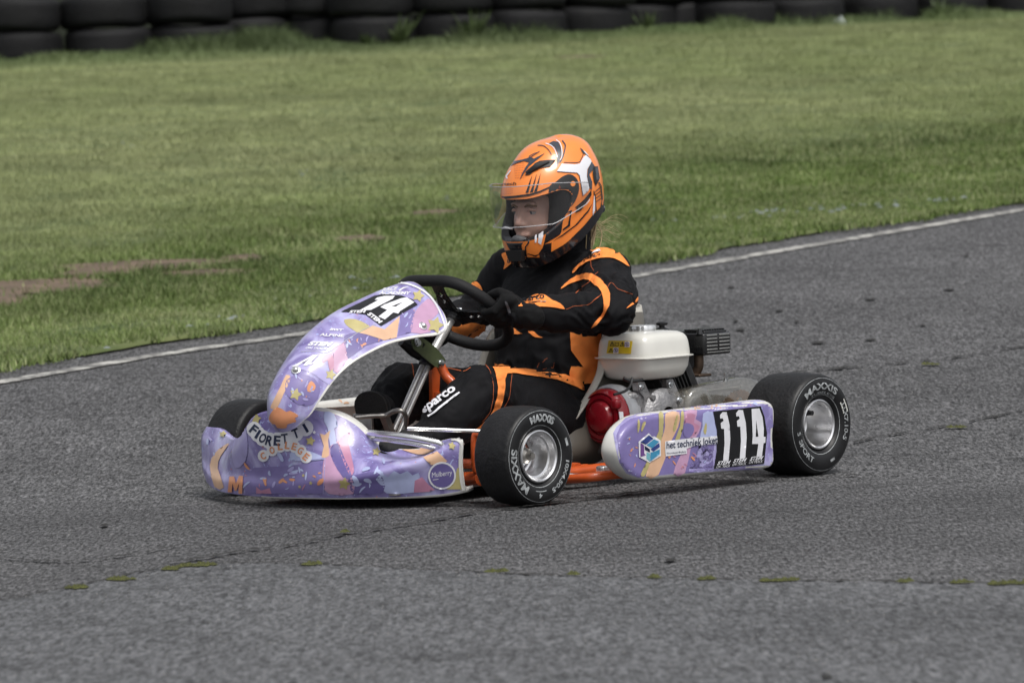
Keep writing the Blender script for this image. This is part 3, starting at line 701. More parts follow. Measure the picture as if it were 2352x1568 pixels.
        rm.lathe([(lip - .002, rr + .001), (lip - .006, rr - .001), (lip - .007, rr - .004), (lip - .004, rr - .008), (lip + .008, rr - .011), (lip + .055, rr - .014), (lip + .075, rr - .022), (lip + .085, rr - .040), (lip + .087, 0)], (0, 0, 0), (0, 1, 0), 72)
        rm.lathe([(hw * .6, .03), (hw * .6, rr - .012), (hw * .83, rr - .004), (hw * .84, rr)], (0, 0, 0), (0, 1, 0), 48)
    rim = rm.build('rim', M_alu, h, 28)
    vm = MB(); a = math.radians(-40)
    if not front:
        r0 = rr * .62; vm.tube([(r0 * math.sin(a) * 1.15, lip + .07, r0 * math.cos(a) * 1.15), (r0 * math.sin(a), lip + .012, r0 * math.cos(a)), (r0 * math.sin(a) * 1.02, lip - .006, r0 * math.cos(a) * 1.0)], [.011, .008, .0065], 12)
        vm.build('valve', M_blk, h)
    return h
M_wht_sm = mat('white tyre mark', (.72, .72, .66), .6)
wheel('wheel', .1300, .128, .069, (0, -.5130, .130), math.radians(-1.5), True)
w2 = wheel('wheel', .1300, .128, .069, (.0, .4950, .130), math.radians(180 + 2), True)
wheel('wheel', .1400, .182, .069, (1.045, -.5780, .1415), 0, False)
wheel('wheel', .1415, .190, .069, (1.05, .5880, .1415), math.radians(180), False)
MB().tube([(1.05, -.55, .1415), (1.05, .55, .1415)], .020, 20).build('rear_axle', M_steel, KART)

# ---------------------------------------------------------------- front bumper fairing
cols = [  # (lower edge, crease, upper mid, top edge): picture point + lateral metre
    [(474, 1106, .500), (463, 1045, .545), (462, 1005, .550), (474, 980, .540)],
    [(484, 1119, .440), (477, 1068, .475), (486, 1022, .470), (503, 984, .460)],
    [(508, 1128, .370), (506, 1080, .390), (520, 1045, .370), (532, 1004, .360)],
    [(538, 1134, .290), (530, 1082, .310), (534, 1040, .290), (548, 1002, .260)],
    [(575, 1138, .210), (565, 1082, .225), (562, 1016, .190), (576, 956, .160)],
    [(630, 1142, .110), (620, 1088, .120), (622, 1010, .100), (632, 940, .080)],
    [(690, 1144, .010), (685, 1090, .010), (690, 1012, .010), (712, 934, .010)],
    [(745, 1145, -.070), (742, 1092, -.080), (755, 1018, -.060), (776, 944, -.045)],
    [(795, 1145, -.130), (795, 1090, -.150), (812, 1030, -.110), (824, 972, -.085)],
    [(845, 1144, -.180), (850, 1082, -.200), (860, 1046, -.150), (858, 1014, -.120)],
    [(905, 1143, -.230), (910, 1070, -.260), (912, 1050, -.200), (905, 1029, -.165)],
    [(965, 1141, -.290), (975, 1054, -.315), (972, 1044, -.265), (965, 1029, -.230)],
    [(1020, 1137, -.340), (1024, 1032, -.360), (1020, 1022, -.320), (1012, 1014, -.290)],
    [(1050, 1132, -.368), (1052, 1019, -.382), (1045, 1011, -.350), (1036, 1007, -.330)],
    [(1070, 1127, -.385), (1064, 1014, -.392), (1056, 1009, -.372), (1046, 1007, -.352)],
]
ctrl = []
for c in cols:
    p = [at(x, y, yy) for x, y, yy in c]
    lo = p[0] + (p[0] - p[1]) * .02
    ctrl.append([lo, p[0].lerp(p[1], .5) + Vector((-.006, 0, 0)), p[1], p[2], p[3]])
gA = surf(ctrl, 7, 7)
for _ in range(60):
    q = [[p.copy() for p in r] for r in gA]
    for i in range(1, len(gA) - 1):
        for j in range(len(gA[0])):
            for ax_ in (0, 1): gA[i][j][ax_] = .5 * q[i][j][ax_] + .25 * (q[i - 1][j][ax_] + q[i + 1][j][ax_])
# roll the top edge inwards and the bottom edge under
top_roll = [[r[-1] + Vector((.02, -.004 * 0, -.002)), r[-1] + Vector((.035, 0, -.016))] for r in gA]
gA = [[r[0] + Vector((.03, 0, .004)), r[0] + Vector((.008, 0, -.001))] + r + t_ for r, t_ in zip(gA, top_roll)]
v, f = grid_mesh(gA); nv = len(gA[0])
fm = []
for i in range(len(gA) - 1):
    for j in range(nv - 1): fm.append(1 if (j < 3 and i > 30) or j < 2 or i >= len(gA) - 5 else (1 if j >= nv - 4 and i > 40 else 0))
bump_ = mesh_obj('front_bumper', v, f, [M_liv, M_white], KART, True, fm)
bake(bump_, [('SOLIDIFY', dict(thickness=.012, offset=1, material_offset_rim=1))])
# keep film outside, white plastic inside
sk = Skin(bump_, .0016)
B = tB
sk.poly(B([(1100, 500), (1190, 400), (1260, 620), (1310, 700), (1320, 826), (1120, 826), (1072, 740), (1072, 600)]), L_pink, 1, smooth=2)
sk.poly(B([(1190, 400), (1290, 330), (1275, 400), (1310, 560), (1325, 650), (1290, 680), (1235, 560)]), L_rose, 2, smooth=2)
sk.poly(B([(1130, 460), (1190, 420), (1245, 540), (1310, 690), (1235, 695), (1150, 560)]), L_deep, 2, smooth=2)
sk.poly(B([(1500, 705), (1560, 668), (1600, 690), (1650, 640), (1700, 665), (1760, 640), (1800, 675), (1850, 655), (1860, 720), (1820, 760), (1815, 815), (1590, 822), (1560, 770)]), L_blue, 1, smooth=2)
sk.poly(B([(1820, 720), (1880, 690), (1930, 750), (1985, 795), (1930, 810), (1812, 815)]), L_rose, 2)
sk.poly(B([(1890, 535), (2005, 485), (2085, 560), (2040, 590), (1950, 590)]), L_pea, 2)
sk.poly(B([(1690, 450), (1990, 452), (1900, 512), (1800, 500)]), L_pea, 1, smooth=2)
sk.poly(B([(2080, 790), (2140, 720), (2165, 620), (2200, 600), (2205, 790)]), L_yel, 2)
sk.poly(B([(1290, 690), (1500, 650), (1560, 700), (1560, 820), (1330, 826), (1290, 760)]), L_deep, 1, smooth=2)
sk.poly(B([(1045, 340), (1085, 352), (1130, 312), (1112, 400), (1122, 520), (1060, 535), (1078, 440)]), L_pea, 2, smooth=2)
sk.poly(B([(820, 470), (900, 460), (1090, 535), (1090, 548), (960, 560), (810, 555)]), L_blue, 1, smooth=2)
sk.poly(B([(1085, 160), (1160, 180), (1190, 280), (1160, 300), (1180, 420), (1130, 440), (1110, 300), (1080, 240)]), L_blue, 1, smooth=2)
sk.poly(B([(300, 200), (420, 240), (460, 420), (440, 560), (360, 620), (330, 480), (360, 330)]), L_lav, 1, smooth=2)
sk.poly(B([(190, 500), (260, 440), (310, 420), (240, 520), (215, 620), (265, 775), (190, 772), (150, 600)]), L_pea, 1, smooth=2)
sk.poly(B([(530, 770), (570, 800), (640, 780), (655, 826), (530, 824)]), L_rose, 2)
sk.poly(B([(690, 480), (730, 500), (755, 555), (730, 560)]), L_blue, 2, smooth=2)
sk.poly(B([(440, 640), (620, 610), (800, 600), (1040, 580), (1060, 700), (1070, 826), (700, 824), (440, 815)]), L_purple, 1, smooth=2)
for (x, y, r, m_) in [(970, 400, 42, L_yel), (1505, 490, 38, L_yel), (1245, 745, 52, L_yel), (2125, 440, 32, L_yel), (530, 215, 44, L_yel), (255, 345, 28, L_yel), (1000, 330, 16, L_wht), (975, 740, 16, L_yel), (885, 770, 14, L_yel), (915, 680, 14, L_yel)]:
    c = B([(x, y)])[0]; sk.star(c, r * .28125, m_, 3, rot=.2)
splashes(sk, B([(440, 600), (1060, 590), (1060, 800), (440, 800)]), 46, [L_blue, L_blue, L_lav, L_org, L_org, L_rose], 3, (3, 11), 3)
splashes(sk, B([(1300, 540), (1700, 560), (1560, 800), (1310, 800)]), 20, [L_blue, L_lav, L_blue], 8, (4, 13), 2)
splashes(sk, B([(120, 300), (300, 420), (130, 560)]), 6, [L_blue, L_lav], 4, (3, 8), 2)
splashes(sk, B([(760, 120), (1080, 180), (1040, 330), (860, 240)]), 12, [L_org, L_org, L_blue], 9, (2, 4), 2)
sk.poly(B([(300, 812), (315, 690), (352, 688), (368, 745), (395, 682), (426, 684), (418, 826), (388, 824), (392, 745), (372, 800), (356, 800), (340, 742), (334, 815)]), L_org, 5, step=3)
# COLLEGE LETTERING, white cut-out shapes then letters
def arc_letters(chars, col):
    for ch, x, y, ang, hgt in chars:
        x, y = (x + 6, y + 16) if col is L_navy else (x, y + 24)
        cx, cy = B([(x, y)])[0]; h2 = hgt * .28125; w2_ = h2 * (.28 if ch == 'I' else .68); c_, s_ = math.cos(math.radians(ang)), math.sin(math.radians(ang))
        def q(u, v_): return (cx + u * c_ - v_ * s_, cy + u * s_ + v_ * c_)
        sk.disc((cx, cy), h2 * .80, h2 * .85, L_wht, 5 if col is L_navy else 4, n=14)
        sk.text(ch, q(-w2_ / 2, h2 / 2), q(w2_ / 2, h2 / 2), q(-w2_ / 2, -h2 / 2), col, 7, .03)
arc_letters([('C', 590, 492, -22, 58), ('O', 662, 447, -12, 58), ('L', 728, 418, -4, 58), ('L', 786, 410, 6, 58), ('E', 842, 420, 16, 58), ('G', 892, 455, 28, 60), ('E', 938, 506, 38, 60)], L_org)
arc_letters([('F', 510, 288, 38, 76), ('I', 541, 325, 32, 76), ('O', 580, 356, 26, 78), ('R', 634, 378, 16, 80), ('E', 697, 378, 4, 80), ('T', 758, 362, -8, 80), ('T', 845, 322, -20, 80), ('I', 925, 280, -30, 78)], L_navy)
c = B([(2042, 677)])[0]
sk.disc(c, 32, 31.5, L_wht, 4); sk.disc(c, 28, 27.5, L_deep, 5)
sk.text('Mulberry', (c[0] - 23, c[1] + 8), (c[0] + 23, c[1] + 2), (c[0] - 23, c[1] - 7), L_wht, 6, .0); sk.line([(c[0] - 21, c[1] + 9.5), (c[0] - 8, c[1] + 8)], 1.2, L_wht, 6)
sk.line(B([(2120, 392), (2180, 400), (2205, 440), (2190, 560), (2195, 700), (2215, 800)]), 5.5, M_white, 4)
sk.line(B([(810, 562), (950, 556), (1090, 540), (1085, 700), (1075, 826)]), 1.4, L_lav, 3, smooth=0)
sk.done()

# ---------------------------------------------------------------- upright number panel
rows = [  # near edge, ridge (picture points), half width
    [(676, 984), (648, 990), .035], [(700, 962), (634, 974), .060], [(716, 948), (629, 950), .074], [(740, 912), (632, 905), .090], [(770, 871), (655, 856), .100], [(805, 838), (688, 806), .110],
    [(850, 811), (730, 757), .122], [(900, 789), (780, 718), .132], [(960, 776), (832, 691), .144], [(1006, 770), (882, 668), .152], [(1026, 754), (915, 656), .148], [(1018, 722), (934, 650), .118], [(985, 680), (944, 650), .060]]
ctrl = []
for (n_, m_, hw) in rows:
    c0 = at(m_[0], m_[1], 0.0); a = at(n_[0], n_[1], -hw); fpt = Vector((a.x, hw, a.z))
    q1 = a.lerp(c0, .5) + (c0 - a.lerp(fpt, .5)) * .22; q2 = fpt.lerp(c0, .5) + (c0 - a.lerp(fpt, .5)) * .22
    ctrl.append([a, a.lerp(q1, .25) , q1, c0, q2, fpt.lerp(q2, .25), fpt])
gN = surf(ctrl, 6, 6); v, f = grid_mesh(gN); nv = len(gN[0]); fm = []
for i in range(len(gN) - 1):
    for j in range(nv - 1): fm.append(1 if i >= len(gN) - 3 or (j < 3 and i > 2) or j > nv - 4 else 0)
pan = mesh_obj('number_panel', v, f, [M_liv2, M_white], KART, True, fm)
bake(pan, [('SOLIDIFY', dict(thickness=.004, offset=-1, material_offset_rim=1))])
sk = Skin(pan); N = tN
sk.poly(N([(960, 520), (1080, 515), (1190, 560), (1245, 610), (1130, 665), (1050, 625), (985, 580)]), L_yel, 1, smooth=2)
sk.poly(N([(1125, 665), (1270, 585), (1400, 625), (1565, 480), (1530, 715), (1395, 745), (1310, 715), (1200, 680)]), L_pea, 2, smooth=1)
sk.poly(N([(1870, 290), (1950, 350), (1985, 450), (1890, 540), (1900, 655), (1690, 660), (1700, 520), (1740, 420)]), L_pink, 1, smooth=2)
sk.poly(N([(1560, 440), (1700, 400), (1730, 440), (1690, 660), (1540, 700), (1570, 560)]), L_purple, 1)
sk.poly(N([(960, 700), (1120, 660), (1310, 720), (1380, 750), (1200, 800), (1010, 940), (980, 860)]), L_deep, 1, smooth=2)
sk.poly(N([(838, 830), (970, 755), (1000, 950), (885, 1105), (848, 1080)]), L_pink, 1, smooth=1)
sk.poly(N([(720, 930), (830, 880), (845, 1060), (800, 1070), (780, 960), (730, 990)]), L_rose, 2, smooth=2)
sk.poly(N([(390, 1010), (560, 1000), (720, 1060), (850, 1170), (800, 1230), (640, 1120), (500, 1060), (360, 1060)]), L_lav, 1, smooth=2)
sk.poly(N([(330, 1180), (480, 1110), (640, 1160), (700, 1300), (620, 1440), (460, 1440), (330, 1330)]), L_purple, 1, smooth=2)
sk.poly(N([(600, 1185), (650, 1240), (620, 1300), (560, 1300), (560, 1240)]), L_org, 2, smooth=2)
sk.poly(N([(330, 1120), (270, 1240), (190, 1400), (160, 1480), (230, 1481), (300, 1330), (380, 1160)]), L_pea, 1, smooth=2)
sk.poly(B([(632, 250), (640, 180), (700, 120), (770, 160), (800, 150), (870, 190), (840, 210), (850, 240), (780, 260), (770, 290), (700, 290), (680, 260)]), L_org, 2, smooth=2)
sk.poly(N([(1290, 262), (1390, 245), (1590, 262), (1700, 300), (1758, 358), (1360, 590), (1190, 465), (1000, 440), (925, 436), (1010, 395)]), L_blk, 3)
sk.poly(N([(1395, 268), (1512, 265), (1485, 300), (1250, 420), (1125, 424), (1330, 312), (1290, 310), (1320, 285)]), L_wht, 5)
sk.poly(N([(1640, 282), (1722, 335), (1565, 430), (1545, 458), (1492, 445), (1400, 522), (1330, 490), (1425, 420), (1350, 388), (1400, 358), (1580, 292)]), L_wht, 5, holes=[N([(1600, 332), (1520, 382), (1470, 380)])])
sk.text('STEM', N([(1205, 470)])[0], N([(1350, 575)])[0], N([(1235, 435)])[0], L_wht, 5, .05, shear=.3); sk.text('STEM', N([(1010, 455)])[0], N([(1180, 450)])[0], N([(1030, 425)])[0], L_wht, 5, .05)
sk.text('RACE', N([(1370, 218)])[0], N([(1535, 200)])[0], N([(1385, 180)])[0], L_wht, 4, .04, shear=.2); sk.poly(N([(1548, 205), (1600, 172), (1668, 168), (1600, 190), (1565, 215)]), L_wht, 4)
sk.text('ACADEMY', N([(1335, 250)])[0], N([(1680, 252)])[0], N([(1345, 215)])[0], L_wht, 4, .04, shear=.2)
sk.text('BWT', N([(800, 640)])[0], N([(945, 650)])[0], N([(810, 615)])[0], L_wht, 4, .05, shear=.2); sk.text('ALPINE', N([(690, 700)])[0], N([(950, 712)])[0], N([(705, 670)])[0], L_wht, 4, .03)
sk.text('STEM', N([(560, 805)])[0], N([(820, 815)])[0], N([(585, 755)])[0], L_wht, 4, .07, shear=.3); sk.text('ON TRACK', N([(540, 840)])[0], N([(770, 850)])[0], N([(548, 818)])[0], L_wht, 4, .02, shear=.3)
sk.poly(N([(385, 1035), (620, 905), (680, 905), (600, 985), (635, 990), (600, 1010), (575, 1008), (550, 1025), (515, 1022), (540, 985), (590, 940), (450, 1030)]), L_wht, 4)
for (x, y, r) in [(1765, 262, 70), (1950, 580, 95), (812, 1118, 62), (430, 1330, 70)]: sk.star(N([(x, y)])[0], r * .211, L_yel, 3, rot=.3)
splashes(sk, N([(980, 700), (1350, 740), (1180, 800), (1000, 920)]), 26, [L_blue, L_lav, L_blue, L_org], 5, (2, 8), 3)
splashes(sk, N([(340, 1100), (640, 1180), (620, 1420), (330, 1350)]), 22, [L_blue, L_blue, L_org, L_lav], 6, (2, 8), 3)
splashes(sk, N([(1560, 440), (1690, 420), (1680, 650), (1550, 690)]), 9, [L_blue, L_lav], 7, (3, 9), 3)
sk.line(N([(1330, 200), (1400, 150), (1520, 128), (1640, 132), (1780, 185), (1890, 268), (1980, 400), (2040, 545), (2050, 610), (2010, 652)]), 4.2, L_wht, 4)
sk.line(N([(490, 870), (650, 860), (760, 880), (900, 800), (1110, 660), (1300, 570)]), 1.0, L_gry, 3)
sk.done()
for (px_, py_, yy) in [(N([(435, 1070)])[0][0], N([(435, 1070)])[0][1], 0), (N([(1815, 590)])[0][0], N([(1815, 590)])[0][1], -.12)]:
    c_, d_ = ray(px_, py_); s2 = Skin(pan); hit, nn, _, _ = s2.bvh.ray_cast(Vector(c_), Vector(d_).normalized())
    if nn.dot(Vector(d_)) > 0: nn = -nn
    MB().lathe([(0, .012), (.003, .012), (.004, .009), (.008, .007), (.011, .003), (.0115, 0)], hit, nn, 20).build('panel_bolt', M_chrome, KART)

# ---------------------------------------------------------------- side pods
pod_px = [(1385, 1040), (1390, 1012), (1405, 988), (1430, 968), (1465, 953), (1540, 943), (1640, 931), (1735, 919), (1758, 920), (1770, 932), (1772, 960), (1769, 1000), (1771, 1050), (1769, 1066), (1755, 1076), (1700, 1081), (1600, 1092), (1520, 1101), (1460, 1102), (1425, 1090), (1398, 1068)]
out = [at(x + max(0, (1480 - x) / 95) * 20, y, -.642) for x, y in pod_px]
def pod_shape(mirror=False):
    o2 = spline(out, 4, True); n = len(o2); xc = sum(p.x for p in o2) / n; zc = sum(p.z for p in o2) / n; xmin = min(p.x for p in o2); xmax = max(p.x for p in o2)
    prof = [(-.596, .75), (-.598, .90), (-.603, .97), (-.612, 1.0), (-.630, 1.0), (-.643, .98), (-.652, .94), (-.657, .88), (-.658, .82)]
    vs = []; sc_ = -1 if mirror else 1
    for (yy, k) in prof:
        for p in o2:
            # inset by a fixed distance rather than scaling, so that edges stay even
            dx = (p.x - xc); dz = (p.z - zc); ins = (1 - k) * .085; L = math.hypot(dx / 2.6, dz) + 1e-6
            if k > .7: x = p.x - ins * (dx / 2.6) / L; z = p.z - ins * dz / L
            else: x = xc + dx * k / .75 * .95; z = zc + dz * k / .75 * .68
            t = max(0, 1 - (p.x - xmin) / .16); bend = 0
            w_ = .5 + .5 * min(1, k * 2)
            vs.append(Vector((x, sc_ * (yy + bend * (k if k < .8 else 1)), z)))
    fs = []
    for i in range(len(prof) - 1):
        for j in range(n): fs.append((i * n + j, i * n + (j + 1) % n, (i + 1) * n + (j + 1) % n, (i + 1) * n + j))
    fs.append(tuple((len(prof) - 1) * n + j for j in range(n))); return vs, fs
v, f = pod_shape(); pod = MB(); pod.add(v, f); pod = pod.build('side_pod', M_white, KART, 60)
v, f = pod_shape(True); v = [p + Vector((-.055, -.075, .012)) for p in v]; pod2 = MB().add(v, f).build('side_pod', M_white, KART, 60)
sk = Skin(pod); Q = tQ
face = [(318, 1100), (345, 1050), (420, 975), (520, 935), (620, 915), (900, 885), (1300, 845), (1580, 814), (1640, 822), (1674, 860), (1678, 1100), (1672, 1370), (1630, 1402), (1200, 1420), (800, 1450), (530, 1478), (430, 1440), (370, 1350), (340, 1230)]
sk.poly(Q(face), M_liv2, 1, step=7, jump=.15)
fq = [(345, 1120), (380, 1040), (470, 975), (600, 950), (900, 910), (1160, 895), (1180, 1100), (1165, 1405), (800, 1445), (530, 1470), (440, 1430), (380, 1340)]
sk.poly(Q(fq), L_purple, 2, step=7)
sk.poly(Q([(760, 935), (880, 925), (865, 1050), (800, 1180), (700, 1452), (590, 1465), (650, 1300), (725, 1150), (755, 1040)]), L_pea, 3, smooth=2)
sk.poly(Q([(920, 920), (1030, 910), (1015, 980), (1065, 1010), (1040, 1100), (980, 1200), (925, 1436), (825, 1445), (885, 1290), (975, 1100), (930, 1040)]), L_pink, 3, smooth=2)
sk.poly(Q([(940, 935), (1010, 940), (1000, 1010), (1050, 1040), (1000, 1120), (940, 1080), (920, 1020)]), L_rose, 4, smooth=2)
sk.poly(Q([(930, 1010), (990, 1030), (1000, 1080), (960, 1140), (915, 1120), (910, 1060)]), L_purple, 5, smooth=2)
sk.poly(Q([(1080, 930), (1160, 918), (1180, 1020), (1195, 1120), (1100, 1200), (1050, 1150), (1075, 1040)]), L_blue, 3, smooth=2)
sk.poly(Q([(1060, 1180), (1150, 1240), (1190, 1240), (1170, 1400), (960, 1425), (1010, 1300)]), L_lav, 2, smooth=2)
for q in [[(700, 940), (740, 935), (735, 1100), (690, 1240), (650, 1200), (700, 1080)], [(890, 930), (915, 925), (905, 1060), (860, 1190), (840, 1150), (880, 1040)], [(560, 1020), (575, 1000), (590, 1010), (560, 1080), (548, 1070)], [(520, 1000), (535, 990), (540, 1040), (520, 1100)], [(545, 1450), (600, 1340), (640, 1300), (600, 1420), (575, 1465)], [(1080, 1080), (1100, 1010), (1110, 1040), (1100, 1110)], [(820, 1060), (850, 950), (862, 960), (840, 1080)]]: sk.poly(Q(q), L_yel, 5, smooth=2)
splashes(sk, Q([(380, 1100), (520, 1150), (540, 1380), (440, 1380)]), 16, [L_org, L_org, L_blue], 12, (3, 6), 4)
splashes(sk, Q([(720, 1200), (1150, 1260), (1150, 1380), (740, 1420)]), 20, [L_org, L_rose, L_blue], 13, (3, 7), 5)
splashes(sk, Q([(560, 870), (1560, 836), (1600, 850), (620, 905)]), 26, [L_blue, L_lav, L_pea, L_rose], 14, (5, 12), 3)
# black number plate
sk.poly(Q([(1163, 915), (1568, 868), (1600, 960), (1622, 1100), (1598, 1358), (1168, 1402), (1192, 1250), (1196, 1080)]), L_blk, 6, step=6)
one = [(1218, 945), (1240, 918), (1276, 920), (1300, 1030), (1306, 1150), (1292, 1330), (1245, 1333), (1257, 1180), (1253, 1062), (1228, 1060), (1224, 1012), (1250, 992), (1240, 972), (1220, 975)]
sk.poly(Q(one), L_wht, 8, step=5); sk.poly(Q([(x + 137 + (y - 900) * .01, y - 18) for x, y in one]), L_wht, 8, step=5)
sk.poly(Q([(1487, 892), (1553, 887), (1580, 960), (1592, 1060), (1590, 1128), (1606, 1130), (1605, 1180), (1589, 1184), (1575, 1298), (1530, 1302), (1545, 1190), (1492, 1190), (1497, 1120), (1492, 1000)]), L_wht, 8, step=5, holes=[Q([(1526, 985), (1546, 1128), (1522, 1130), (1526, 1060)])])
for k, (x, y) in enumerate([(1190, 1398), (1326, 1378), (1468, 1360)]):
    sk.text('STEM', Q([(x + 2, y - 28)])[0], Q([(x + 112, y - 37)])[0], Q([(x + 12, y - 60)])[0], L_wht, 8, .025, shear=.25); sk.text('ON TRACK', Q([(x - 4, y - 2)])[0], Q([(x + 112, y - 12)])[0], Q([(x + 1, y - 24)])[0], L_wht, 8, .0, shear=.25)
# sponsor strip
sk.poly(Q([(752, 1168), (1000, 1136), (1195, 1122), (1198, 1188), (1000, 1206), (935, 1230), (938, 1272), (756, 1296), (752, 1240)]), L_wht, 7, step=6)
sk.text('het techniek loket', Q([(762, 1232)])[0], Q([(1196, 1186)])[0], Q([(762, 1172)])[0], L_navy, 9, .015, step=8); sk.text('Noordwest-Brabant', Q([(764, 1278)])[0], Q([(930, 1262)])[0], Q([(764, 1262)])[0], L_navy, 9, .0)
cx, cy = 620, 1225
hexa = lambda r, ox=0, oy=0: [(cx + ox + r * .85 * math.sin(math.radians(60 * k)), cy + oy - r * 1.0 * math.cos(math.radians(60 * k))) for k in range(6)]
sk.poly(Q([(612, 1098), (640, 1130), (660, 1125), (712, 1160), (716, 1290), (620, 1350), (530, 1302), (525, 1170)]), L_wht, 7, step=6)
L_c1 = flat('ink royal', (.035, .06, .24)); L_c2 = flat('ink sky', (.06, .30, .50)); L_c3 = flat('ink plum', (.16, .07, .26)); L_c4 = flat('ink aqua', (.20, .50, .58))
for q, m_ in [([(540, 1175), (612, 1115), (650, 1145), (585, 1195)], L_c1), ([(590, 1200), (655, 1150), (700, 1170), (640, 1225)], L_c2), ([(540, 1180), (570, 1200), (572, 1270), (585, 1285), (540, 1300)], L_c3), ([(575, 1205), (620, 1235), (620, 1262), (578, 1240)], L_navy), ([(625, 1235), (700, 1180), (704, 1215), (650, 1255)], L_c1), ([(592, 1262), (620, 1270), (622, 1338), (590, 1315)], L_c4), ([(624, 1262), (650, 1258), (704, 1235), (704, 1275), (624, 1338)], L_c2)]: sk.poly(Q(q), m_, 9, step=6)
sk.done()
sk = Skin(pod2); splashes(sk, [(735, 922), (805, 915), (805, 925), (740, 935)], 4, [L_pea, L_blue], 2, (3, 7), 1); sk.done()

# ---------------------------------------------------------------- chassis
fr = MB()
def tb(pts, r=.016, mi=0, n=14, sm=8): fr.tube(pts, r, n, mi, True, sm)
for s_ in (-1, 1):
    tb([(.02, s_ * .33, .075), (.08, s_ * .36, .05), (.25, s_ * .30, .048), (.50, s_ * .30, .048), (.85, s_ * .31, .055), (1.15, s_ * .30, .07)])
    tb([(-.22, s_ * .17, .055), (-.05, s_ * .18, .055), (.25, s_ * .17, .05), (.5, s_ * .29, .05)], .015)
    tb([(.02, s_ * .30, .06), (-.01, s_ * .37, .066)], .018, sm=1)
    # C-shaped kingpin yoke
    tb([(-.005, s_ * .415, .182), (-.01, s_ * .365, .184), (-.012, s_ * .352, .170), (-.012, s_ * .352, .098), (-.01, s_ * .365, .084), (-.005, s_ * .415, .082)], .010, sm=4)
    tb([(.03, s_ * .36, .06), (.01, s_ * .385, .12)], .014, sm=1)
    # side rails to the pods
    tb([(.22, s_ * .31, .05), (.22, s_ * .46, .05), (.28, s_ * .57, .06), (.75, s_ * .57, .06), (.82, s_ * .46, .06), (.82, s_ * .31, .055)], .0125)
    tb([(.95, s_ * .30, .06), (1.05, s_ * .30, .14), (1.1, s_ * .3, .09)], .014)
for x in (-.20, .02, .45, 1.12): tb([(x, -.30 if x > 0 else -.17, .058), (x, .30 if x > 0 else .17, .058)], .0145, sm=1)
for p in ((1145, 1280),): pass
fr.build('chassis_frame', M_orange, KART)
fl = MB().box((.12, 0, .036), (.66, .50, .004), bev=.001).build('floor_tray', M_steel, KART)
lo = MB(); lo.tube([at(1290, 1092, -.42), at(1345, 1096, -.44), at(1400, 1088, -.46)], .010, 10, smooth=6); lo.box(at(1385, 1084, -.46), (.03, .03, .035), bev=.006)
lo.build('pod_mount', M_chrome, KART)
bar = MB()
bar.tube([at(815, 1004, .02), at(838, 994, -.08), at(870, 996, -.16), at(930, 1002, -.25), at(985, 1012, -.31), at(1012, 1020, -.335), at(1016, 1040, -.33)], .0085, 14, smooth=8)
bar.tube([at(838, 1008, -.08), at(880, 1010, -.16), at(940, 1017, -.25), at(1000, 1030, -.31)], .006, 12, smooth=8)
bar.build('bumper_bar', M_chrome, KART)
for s_ in (-1, 1):
    kp = MB(); kp.lathe([(-.052, .0), (-.052, .006), (-.040, .006), (-.040, .010), (-.030, .014), (.032, .014), (.036, .010), (.052, .010), (.056, .0)], (-.012, s_ * .398, .132), (0, 0, 1), 20)
    kp.tube([(-.01, s_ * .40, .13), (.0, s_ * .47, .13)], .012, 14); kp.tube([(-.01, s_ * .40, .14), (.07, s_ * .44, .15)], .008, 10)
    kp.build('stub_axle', M_white, KART)
    MB().lathe([(-.122, .0), (-.122, .0055), (-.108, .0055), (-.104, .009), (-.098, .009), (-.098, .004), (.0, .004), (.0, .011), (.02, .011), (.022, 0)], (-.012, s_ * .398, .192), (0, 0, 1), 12).build('kingpin_bolt', M_zinc, KART)
    tr = MB(); tr.tube([(.07, s_ * .44, .157), (.10, s_ * .03, .165)] if s_ > 0 else [at(936, 984, -.26), at(1110, 990, -.41)], .005, 10); tr.build('tie_rod', M_chrome, KART)

# steering wheel and column
SWc = at(1046, 715, .012); bt = math.radians(50)
sa = Vector((0, -1, 0)); sb = Vector((-math.sin(bt), 0, math.cos(bt))); sn = Vector((math.cos(bt), 0, math.sin(bt)))
def swp(phi, r, out_=0.): return SWc + (sa * math.cos(phi) + sb * math.sin(phi)) * r + sn * out_
RW = .158
def ringr(phi):
    d = math.degrees(phi) % 360; q = 1.0
    if 45 < d < 135: q = 1 - .13 * math.sin((d - 45) / 90 * math.pi) ** 2      # flattened top of the kart wheel
    if 225 < d < 315: q = 1 - .02 * math.sin((d - 225) / 90 * math.pi)
    return RW * q
n = 72; ring = [swp(2 * math.pi * k / n, ringr(2 * math.pi * k / n)) for k in range(n)]
vs = []; m_ = 16
for k in range(n):
    c_ = ring[k]; rad = (c_ - SWc).normalized()
    for j in range(m_):
        t = 2 * math.pi * j / m_; vs.append(c_ + rad * (.0150 * math.cos(t)) + sn * (.0165 * math.sin(t)))
sw = MB().add(vs, [(k * m_ + j, k * m_ + (j + 1) % m_, ((k + 1) % n) * m_ + (j + 1) % m_, ((k + 1) % n) * m_ + j) for k in range(n) for j in range(m_)]).build('steering_wheel', M_grip, KART)
